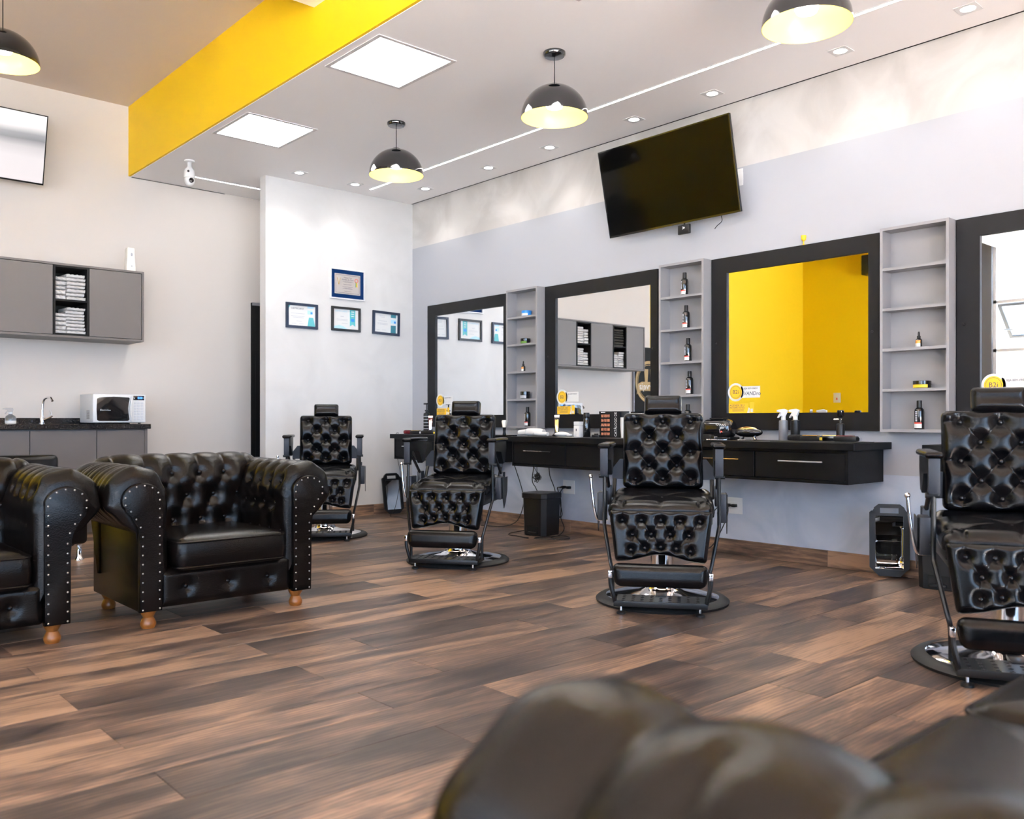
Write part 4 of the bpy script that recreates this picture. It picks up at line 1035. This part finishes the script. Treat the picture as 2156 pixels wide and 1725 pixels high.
MB().lathe([(.017, .088), (.017, .103), (.012, .106)], 16).build('collar', M_whitep, sb)
MB().prism([(-.012, .104), (.014, .104), (.02, .125), (.016, .142), (-.03, .142), (-.058, .136), (-.058, .126), (-.02, .122), (-.036, .104), (-.046, .088), (-.038, .086), (-.024, .108)], -.008, .008, 'y').build('trigger_head', M_clear, sb)
arc_label(sb, .0435, .008, .03, M_paper, 180, 360)
af = thing('air_freshener', 'cream automatic air freshener standing on the wall cabinet', 'air freshener', (-8.52, 2.815, 1.735+UH), 90)
MB().prism([(-.043, 0), (.043, 0), (.041, .04), (.034, .12), (.035, .215), (.030, .228), (-.030, .228), (-.035, .215), (-.034, .12), (-.041, .04)], -.035, .035, 'y', bev=.006).build('housing', M_cream, af)
MB().sph((.005, -.035, .165), (.009, .003, .016), 12, 8).build('nozzle_eye', M_inkg, af); MB().box(0, .010, -.037, -.034, .05, .062).build('sensor', M_inkg, af, smooth=0); MB().box(-.044, .044, -.0365, .036, 0, .012, bev=.003).build('base_band', M_taupe, af)
# black panel with a beer emblem (seen in the mirror)
bp = thing('emblem_panel', 'black wall panel with round gold beer emblem, seen in the second mirror', 'sign', (XK, .39, 0), 90)
MB().box(-.36, .36, -.03, -.001, .05, 2.14, bev=.003).build('panel', M_dark, bp, smooth=0)
MB().box(.357, .372, -.036, -.001, .05, 2.14).build('edge_trim', M_greyf, bp, smooth=0)
b = MB()
for r0, r1 in ((.33, .285), (.27, .262)):
    P = [[(rr*math.cos(2*math.pi*k/56), yy, 1.60+rr*math.sin(2*math.pi*k/56)) for k in range(56)] for rr, yy in ((r0, -.03), (r0, -.034), (r1, -.034), (r1, -.03))]
    b.quads(P, wv=True)
b.build('emblem_ring', M_emgold, bp, smooth=0)
MB().prism([(-.30, 1.40), (-.20, 1.46), (.20, 1.46), (.30, 1.40), (.28, 1.56), (.18, 1.60), (-.18, 1.60), (-.28, 1.56)], -.037, -.030, 'y').build('emblem_ribbon', M_emgold, bp, smooth=0)
text('lettering', 'Cerveja', .15, M_paper, bp, (0, -.0378, 1.525), TR, shear=.25)
b = MB(); b.prism([(-.10, 1.60), (-.04, 1.60), (-.02, 1.80), (-.12, 1.80)], -.034, -.03, 'y'); b.prism([(.04, 1.60), (.10, 1.60), (.12, 1.80), (.02, 1.80)], -.034, -.03, 'y'); b.build('emblem_glasses', M_emgold, bp, smooth=0)

# ------------------------------------------------------------------ things on the desks
def on(name, label, cat, x, y, rz=0, group=None, z=DT): return thing(name, label, cat, (x, y, z), rz, group)
def clipper(label, x, y, rz, mb, mtrim, z=DT, stand=False):
    t = on('hair_clipper', label, 'hair clipper', x, y, rz, 'hair clippers', z)
    # lying: body along x
    out = [(-.085, -.016), (-.08, -.020), (-.02, -.017), (.035, -.022), (.055, -.024), (.062, -.02), (.062, .02), (.055, .024), (.035, .022), (-.02, .017), (-.08, .020), (-.085, .016)]
    M_ = Matrix.Identity(4)
    if stand: M_ = Matrix.Translation((0, 0, .105)) @ Matrix.Rotation(R(-82), 4, 'Y') @ Matrix.Translation((0, 0, -.018))
    MB().prism(out, 0.002, .036, 'z', M=M_, bev=.008).build('clipper_body', mb, t)
    MB().prism([(-.07, -.013), (.04, -.016), (.04, .016), (-.07, .013)], .034, .040, 'z', M=M_, bev=.002).build('top_cover', mtrim, t)
    MB().prism([(.06, -.021), (.082, -.023), (.082, .023), (.06, .021)], .008, .026, 'z', M=M_).build('blade', M_chrome, t)
    if stand: MB().lathe([(.042, 0), (.042, .012), (.030, .022), (.026, .034), (0, .034)], 24, cap=False).build('charging_stand', M_blackp, t)
    return t
def spray(label, x, y, mb, mh, rz=180, h=.145, r=.031):
    t = on('spray_bottle', label, 'spray bottle', x, y, rz, 'spray bottles')
    MB().lathe([(r*.95, 0), (r, .004), (r, h-.02), (r*.96, h-.006), (r*.45, h)], 24).build('bottle_body', mb, t)
    MB().lathe([(.016, h-.002), (.016, h+.022)], 16).build('collar', mh, t)
    MB().prism([(-.013, h+.02), (.013, h+.02), (.020, h+.045), (.030, h+.055), (.030, h+.066), (.005, h+.074), (-.045, h+.068), (-.048, h+.055), (-.018, h+.050), (-.030, h+.038), (-.044, h+.015), (-.038, h+.012), (-.020, h+.032)], -.009, .009, 'y', bev=.002).build('trigger_head', mh, t)
    return t
# far corner desk
t = on('pump_bottle', 'tall black pump bottle on the far corner desk', 'bottle', -7.40, 5.44)
MB().lathe([(.032, 0), (.034, .004), (.034, .20), (.030, .215), (.013, .222), (.013, .235)], 24).build('bottle_body', M_blackp, t)
for k in range(5): MB().lathe([(.0345, .05+k*.032), (.0345, .056+k*.032)], 24, cap=False).build('stripe_print', M_inkg, t)
b = MB(); b.cyl((0, 0, .23), (0, 0, .305), .007, 10); b.box(-.045, .018, -.009, .009, .305, .322, bev=.004); b.lathe([(.02, .235), (.02, .25)], 16); b.build('pump', M_blackp, t)
clipper('red and chrome hair clipper standing in a charger on the far corner desk', -7.25, 5.38, 138, M_red, M_chrome, stand=True)
clipper('dark red hair clipper lying on the far corner desk', -7.42, 5.25, 12, M_red, M_blackp)
clipper('gold-topped hair clipper lying on the far corner desk', -7.27, 5.22, 8, M_blackp, M_gold)
clipper('black hair clipper lying nearest the chair on the far corner desk', -7.06, 5.22, 25, M_blackp, M_blackp)
t = on('neck_brush', 'barber neck brush with pale bristles standing at the end of the far desk', 'brush', -6.16, 5.43)
MB().lathe([(.016, 0), (.018, .004), (.012, .03), (.016, .07), (.018, .075)], 16).build('brush_handle', M_blackp, t); MB().lathe([(.016, .074), (.026, .13), (.020, .142), (0, .142)], 16, cap=False).build('bristles', M_cream, t)
# desk with the catalogue
t = on('hair_dryer', 'white hair dryer lying on the desk below the second mirror', 'hair dryer', -5.62, 5.33, 6)
MB().lathe([(.020, 0), (.033, .01), (.035, .06), (.034, .16), (.028, .175), (.028, .20)], 24, Matrix.Translation((-.11, 0, .036)) @ Matrix.Rotation(R(90), 4, 'Y')).build('barrel', M_whitep, t)
MB().tube([(.0, -.02, .03), (.05, -.055, .024), (.12, -.075, .022), (.20, -.08, .022)], [.018]*16, 10, smooth=5).build('grip', M_whitep, t)
MB().cyl((-.20, 0, .03), (-.11, 0, .036), .022, 18, .026).build('nozzle', M_whitep, t)
clipper('gold hair clipper standing in a black charger on the catalogue desk', -5.43, 5.40, 130, M_blackp, M_gold, stand=True)
t = on('white_trimmer', 'small white trimmer lying in front of the gold clipper', 'trimmer', -5.27, 5.30, 10)
MB().sph((0, 0, .022), (.075, .034, .021), 20, 12).build('trimmer_body', M_whitep, t); MB().box(.06, .095, -.018, .018, .008, .026, bev=.004).build('trimmer_head', M_whitep, t)
t = on('white_dispenser', 'slim white box-shaped dispenser on the catalogue desk', 'dispenser', -5.13, 5.36)
MB().box(-.032, .032, -.028, .028, 0, .095, bev=.004).build('lower_case', M_whitep, t); MB().box(-.032, .032, -.028, .028, .096, .130, bev=.004).build('lid', M_whitep, t); MB().box(-.004, .004, -.030, -.027, .05, .07).build('indicator', M_ink, t, smooth=0)
t = on('mist_bottle', 'black continuous-mist spray bottle beside the white dispenser', 'spray bottle', -5.085, 5.41)
MB().lathe([(.030, 0), (.034, .005), (.034, .09), (.028, .14), (.022, .17), (.024, .175)], 24).build('bottle_body', M_blackg, t); MB().lathe([(.026, .172), (.026, .198), (.024, .205), (0, .206)], 20, cap=False).build('spray_head', M_blackp, t); MB().prism([(-.022, .19), (-.045, .165), (-.040, .160), (-.018, .175)], -.007, .007, 'y').build('trigger', M_blackp, t)
t = on('paper_sheet', 'white paper lying at the front of the catalogue desk', 'paper', -5.10, 5.22, 4)
MB().box(-.11, .11, -.04, .04, 0.0002, .0018).build('sheet', M_paper, t, smooth=0)
t = on('blade_box', 'small black blade box on the catalogue desk', 'box', -4.90, 5.33, 20)
MB().box(-.035, .035, -.02, .02, 0, .022, bev=.004).build('case', M_blackp, t); MB().box(-.015, .015, -.012, .012, .022, .032, bev=.003).build('clip', M_blackp, t)
t = on('style_catalogue', 'standing black haircut catalogue with rows of small photographs', 'catalogue', -4.815, 5.42, 18)
MB().prism([(-.10, 0), (.005, 0), (.005, .215), (-.105, .215), (-.10, .1)], -.012, .0, 'y').build('photo_page', M_dark, t, smooth=0)
for i in range(3):
    for j in range(5): MB().box(-.085+i*.027, -.063+i*.027, -.0135, -.0115, .018+j*.037, .040+j*.037).build('photo_print', M_photo, t, smooth=0)
MB().box(.006, .085, -.014, .012, 0, .215).build('cover', M_board, t, smooth=0)
text('lettering', 'CATÁLOGO DE', .030, M_paper, t, (.045, -.0146, .108), rot=(R(90), R(-90), 0), sx=.95)
b = MB(); b.box(-.088, -.05, -.0128, -.0115, .203, .209); b.box(-.088, -.06, -.0128, -.0115, .092, .097); b.build('heading_print', M_paper, t, smooth=0); MB().box(.086, .16, -.004, .004, 0, .215).build('back_page', M_blackg, t, smooth=0)
t = on('white_cup', 'small white cup half hidden by the barber chair headrest', 'cup', -4.655, 5.40)
MB().lathe([(.028, 0), (.034, .10), (.034, .165), (.030, .165), (.028, .02)], 20).build('cup_body', M_whitep, t)
# desk under the yellow mirror
t = on('wax_heater', 'glossy black domed wax heater with red light on the desk', 'wax heater', -3.755, 5.41, 10)
b = MB(); b.box(-.12, .12, -.08, .08, .008, .150, bev=.055, seg=6); b.build('housing', M_blackg, t)
MB().box(-.125, .125, -.085, .085, 0, .02, bev=.008).build('base', M_blackp, t); MB().box(-.05, .05, -.06, .06, .148, .158, bev=.006).build('lid_slot', M_blackp, t)
MB().sph((.055, -.080, .06), .004, 8, 6).build('red_light', mat('red_led', (.6, .02, .02), .4, emit=(1, .03, .02), es=4), t)
MB().tube([(.01+.006*k, -.0806, .108+.005*math.sin(k*2.3)) for k in range(14)], .0016, 5, smooth=3).build('script_print', M_paper, t); MB().tube([(.045, -.0806, .05), (.042, -.0806, .075), (.055, -.0806, .09), (.075, -.0806, .085)], .0018, 5, smooth=4).build('swirl_print', M_paper, t)
clipper('black hair clipper lying in front of the wax heater', -3.76, 5.25, 4, M_blackp, M_blackp)
t = on('shaver_case', 'oval gold-topped black shaver case on the desk', 'case', -3.50, 5.40, -6)
MB().sph((0, 0, .055), (.115, .06, .034), 24, 14).build('lower_shell', M_blackg, t); MB().sph((-.01, 0, .072), (.088, .046, .026), 24, 14).build('gold_cover', M_gold, t)
for x in (-.06, .06): MB().cyl((x, 0, .004), (x*.7, 0, .035), .010, 10).build('stand_leg', M_chrome, t)
for k, (x, y, a) in enumerate(((-3.66, 5.24, 30), (-3.42, 5.24, -20))):
    t = on('hair_scissors', 'chrome hair scissors lying %s on the desk' % ('left of the gold shaver case' if k == 0 else 'between the shaver case and the spray bottles'), 'scissors', x, y, a)
    for s in (-1, 1):
        b = MB(); b.prism([(0, 0), (.07, s*.004), (.075, s*.001), (0, s*.006)], .003, .006, 'z'); b.tube([(0, 0, .004), (-.04, -s*.012, .004)], .003, 6)
        b.tube([(-.055+.014*math.cos(2*math.pi*q/16), -s*.018+.010*math.sin(2*math.pi*q/16), .004) for q in range(16)], .0025, 6, closed=True); b.build('scissor_half', M_chrome, t)
spray('grey translucent spray bottle with white trigger on the desk', -3.225, 5.40, M_smoke, M_whitep, 60)
spray('black spray bottle with white trigger on the desk', -3.135, 5.40, M_blackp, M_whitep, 0)
t = on('tool_mat', 'thin black rubber tool mat under the row of clippers', 'mat', -2.86, 5.27)
MB().box(-.31, .29, -.13, .10, 0.0003, .005, bev=.002, seg=1).build('mat_sheet', M_rubber, t)
zt = DT+.0055
clipper('black hair clipper at the left end of the tool mat', -3.02, 5.25, -12, M_blackp, M_blackp, zt)
clipper('black ribbed hair clipper second along the tool mat', -2.90, 5.21, -4, M_blackp, M_gold, zt)
clipper('black and gold hair clipper third along the tool mat', -2.80, 5.29, 14, M_blackg, M_gold, zt)
clipper('black hair clipper at the right end of the tool mat', -2.68, 5.24, 6, M_blackp, M_red, zt)
t = on('airbrush_compressor', 'small black cordless airbrush with chrome nozzle standing by the mirror', 'airbrush', -2.845, 5.465)
MB().lathe([(.026, 0), (.027, .004), (.027, .11), (.024, .118), (.010, .122), (.010, .16)], 24).build('air_tank', M_blackp, t); MB().lathe([(.0275, .035), (.0275, .039)], 24, cap=False).build('trim_line', M_chrome, t)
MB().cyl((-.045, 0, .145), (.012, 0, .145), .007, 10).build('nozzle', M_chrome, t); MB().lathe([(.012, .158), (.022, .172), (.022, .205), (.018, .208), (.016, .175)], 20).build('paint_cup', M_blackg, t)
# yellow ornament on top of the mirror board
t = thing('mini_trophy', 'tiny yellow cup-shaped ornament on top of the yellow mirror board', 'ornament', (-3.178, YW-.016, 2.2205))
MB().lathe([(.010, 0), (.010, .004), (.004, .008), (.004, .028), (.014, .036), (.018, .05), (.018, .068), (.0, .060)], 20, cap=False).build('cup', M_sticky, t)

# ------------------------------------------------------------------ things on the floor and cables
def hand_mirror(label, x, y, rz, lean, z=0, w=.235, h=.455):
    t = thing('hand_mirror', label, 'hand mirror', (x, y, z), rz); t.rotation_euler[0] = R(-lean)
    c = .055; b = MB()
    poly = [(-w/2+c, 0), (w/2-c, 0), (w/2, c), (w/2, h-c), (w/2-c, h), (-w/2+c, h), (-w/2, h-c), (-w/2, c)]
    # frame in strips so that the grip slots stay open
    def fr(p): b.prism(p, -.010, .010, 'y')
    fr([(-w/2+c, 0), (w/2-c, 0), (w/2-c*.2, c*.8), (-w/2+c*.2, c*.8)])
    fr([(-w/2, c), (-w/2+c*.2, c*.8), (-w/2+.035, c*.8), (-w/2+.035, h-c*.8), (-w/2+c*.2, h-c*.8), (-w/2, h-c)])
    fr([(w/2, c), (w/2-c*.2, c*.8), (w/2-.035, c*.8), (w/2-.035, h-c*.8), (w/2-c*.2, h-c*.8), (w/2, h-c)])
    fr([(-w/2+c, h), (w/2-c, h), (w/2-c*.45, h-.025), (-w/2+c*.45, h-.025)])
    fr([(-w/2+.03, h-.075), (w/2-.03, h-.075), (w/2-.03, h-.058), (-w/2+.03, h-.058)])
    fr([(-w/2+.01, h-.06), (-.055, h-.06), (-.055, h-.024), (-w/2+.03, h-.024)]); fr([(w/2-.01, h-.06), (.055, h-.06), (.055, h-.024), (w/2-.03, h-.024)])
    b.build('frame', M_blackp, t, smooth=0)
    MB().box(-w/2+.034, w/2-.034, -.004, .006, .043, h-.074).build('glass', M_mirror, t, smooth=0)
    return t
hand_mirror('black-framed hand mirror leaning against the wall below the right-hand grey shelf', -2.52, 5.47, 29, 4, .012)
hm = hand_mirror('black-framed hand mirror leaning in the far corner under the desk', -7.71, 5.25, 84, 11, .012, .23, .43)
def bin_(label, x, y, rz, h=.37):
    t = thing('waste_bin', label, 'bin', (x, y, 0), rz)
    o_, c = .135, .035
    def octo(q, z): return [(q-c, -q, z), (q, -q+c, z), (q, q-c, z), (q-c, q, z), (-q+c, q, z), (-q, q-c, z), (-q, -q+c, z), (-q+c, -q, z)]
    b = MB(); b.quads([octo(.118, 0), octo(.122, .004), octo(o_-.004, h-.045)], wv=True, capu=True); b.build('bin_body', M_blackp, t, smooth=30)
    b = MB(); b.quads([octo(o_, h-.048), octo(o_+.004, h-.045), octo(o_+.004, h-.006), octo(o_-.002, h)], wv=True, capu=True); b.build('lid', M_blackp, t, smooth=30)
    MB().box(-.045, .045, -.150, -.118, .02, .035, bev=.004).build('pedal', M_blackp, t); MB().box(-.06, .06, -.1275, -.115, .015, .085).build('pedal_recess', M_dark, t, smooth=0)
    return t
bin_('square black pedal bin under the desk with the catalogue', -5.52, 5.30, 8)
bin_('square black pedal bin behind the nearest barber chair', -2.16, 5.42, 6)
def cable(label, pts, r=.0042, sm=8): return tag(MB().tube(pts, r, 7, smooth=sm).build('power_cable', M_rubber), label, 'cable')
def plug(label, x, z, y=YW-.012):
    t = thing('power_plug', label, 'plug', (x, y, z)); MB().box(-.018, .018, -.035, 0, -.012, .012, bev=.006).build('plug_body', M_blackp, t); MB().cyl((-.018, -.02, 0), (-.045, -.022, -.004), .007, 8).build('strain_relief', M_blackp, t)
plug('left black plug in the outlet beside the square bin', -5.515, .40); plug('right black plug in the outlet beside the square bin', -5.455, .40)
plug('left black plug in the outlet below the yellow mirror', -3.79, .365); plug('right black plug in the outlet below the yellow mirror', -3.735, .365)
cable('black cable looping from the desk down and up to the left plug by the bin', [(-5.635, 5.50, .61), (-5.63, 5.51, .50), (-5.60, 5.54, .38), (-5.595, 5.56, .25), (-5.57, 5.565, .14), (-5.555, 5.565, .13), (-5.545, 5.565, .20), (-5.55, 5.565, .30), (-5.585, 5.56, .385), (-5.565, 5.563, .397)])
cable('black cable running from the right plug by the bin to coils on the floor', [(-5.50, 5.555, .396), (-5.505, 5.52, .36), (-5.50, 5.51, .27), (-5.475, 5.51, .17), (-5.47, 5.49, .13), (-5.40, 5.46, .05), (-5.35, 5.35, .006), (-5.30, 5.20, .006), (-5.18, 5.16, .006), (-5.14, 5.26, .006), (-5.26, 5.32, .010), (-5.33, 5.16, .010), (-5.36, 5.06, .006), (-5.25, 5.04, .012), (-5.15, 5.10, .013)])
cable('black cable hanging from the desk end behind the square bin', [(-5.80, 5.46, .86), (-5.80, 5.47, .60), (-5.82, 5.47, .45), (-5.77, 5.47, .38), (-5.72, 5.47, .28), (-5.73, 5.44, .05), (-5.72, 5.10, .006), (-5.55, 5.04, .006), (-5.40, 5.03, .006)])
cable('black cable curving along the wall behind the second barber chair', [(-6.05, 5.45, .60), (-5.97, 5.48, .36), (-5.96, 5.49, .22), (-6.03, 5.47, .06), (-6.15, 5.40, .007), (-6.35, 5.30, .006)])
cable('black cable from the outlet below the yellow mirror curling on the floor', [(-3.78, 5.555, .362), (-3.765, 5.53, .30), (-3.80, 5.50, .18), (-3.86, 5.44, .05), (-3.98, 5.34, .006), (-4.12, 5.30, .006), (-4.05, 5.22, .006), (-3.90, 5.30, .011), (-4.02, 5.38, .012), (-4.20, 5.30, .006)])
cable('black cable from the left plug below the yellow mirror to the chair', [(-3.835, 5.56, .36), (-3.87, 5.53, .33), (-3.93, 5.50, .22), (-4.0, 5.46, .08), (-4.15, 5.40, .006)])
cable('thin cable hanging from the far corner desk beside the hand mirror', [(-7.56, 5.20, .866), (-7.60, 5.19, .84), (-7.61, 5.22, .60), (-7.62, 5.26, .40), (-7.62, 5.20, .10), (-7.60, 5.12, .006), (-7.45, 5.12, .006), (-7.30, 5.10, .006), (-7.25, 5.14, .006)], .003)
rr = random.Random(9); pts = [(-5.80, 5.45, .60), (-5.755, 5.45, .55)]
for k in range(30):
    a = k*2.4; q = .018+.030*((k*7) % 5)/4; pts.append((-5.725+q*1.15*math.cos(a), 5.45+rr.uniform(-.02, .02), .483+q*math.sin(a)))
pts += [(-5.735, 5.45, .54), (-5.735, 5.45, .60)]
cable('tangled bundle of thin black cable hanging under the desk', pts, .0026, 5)
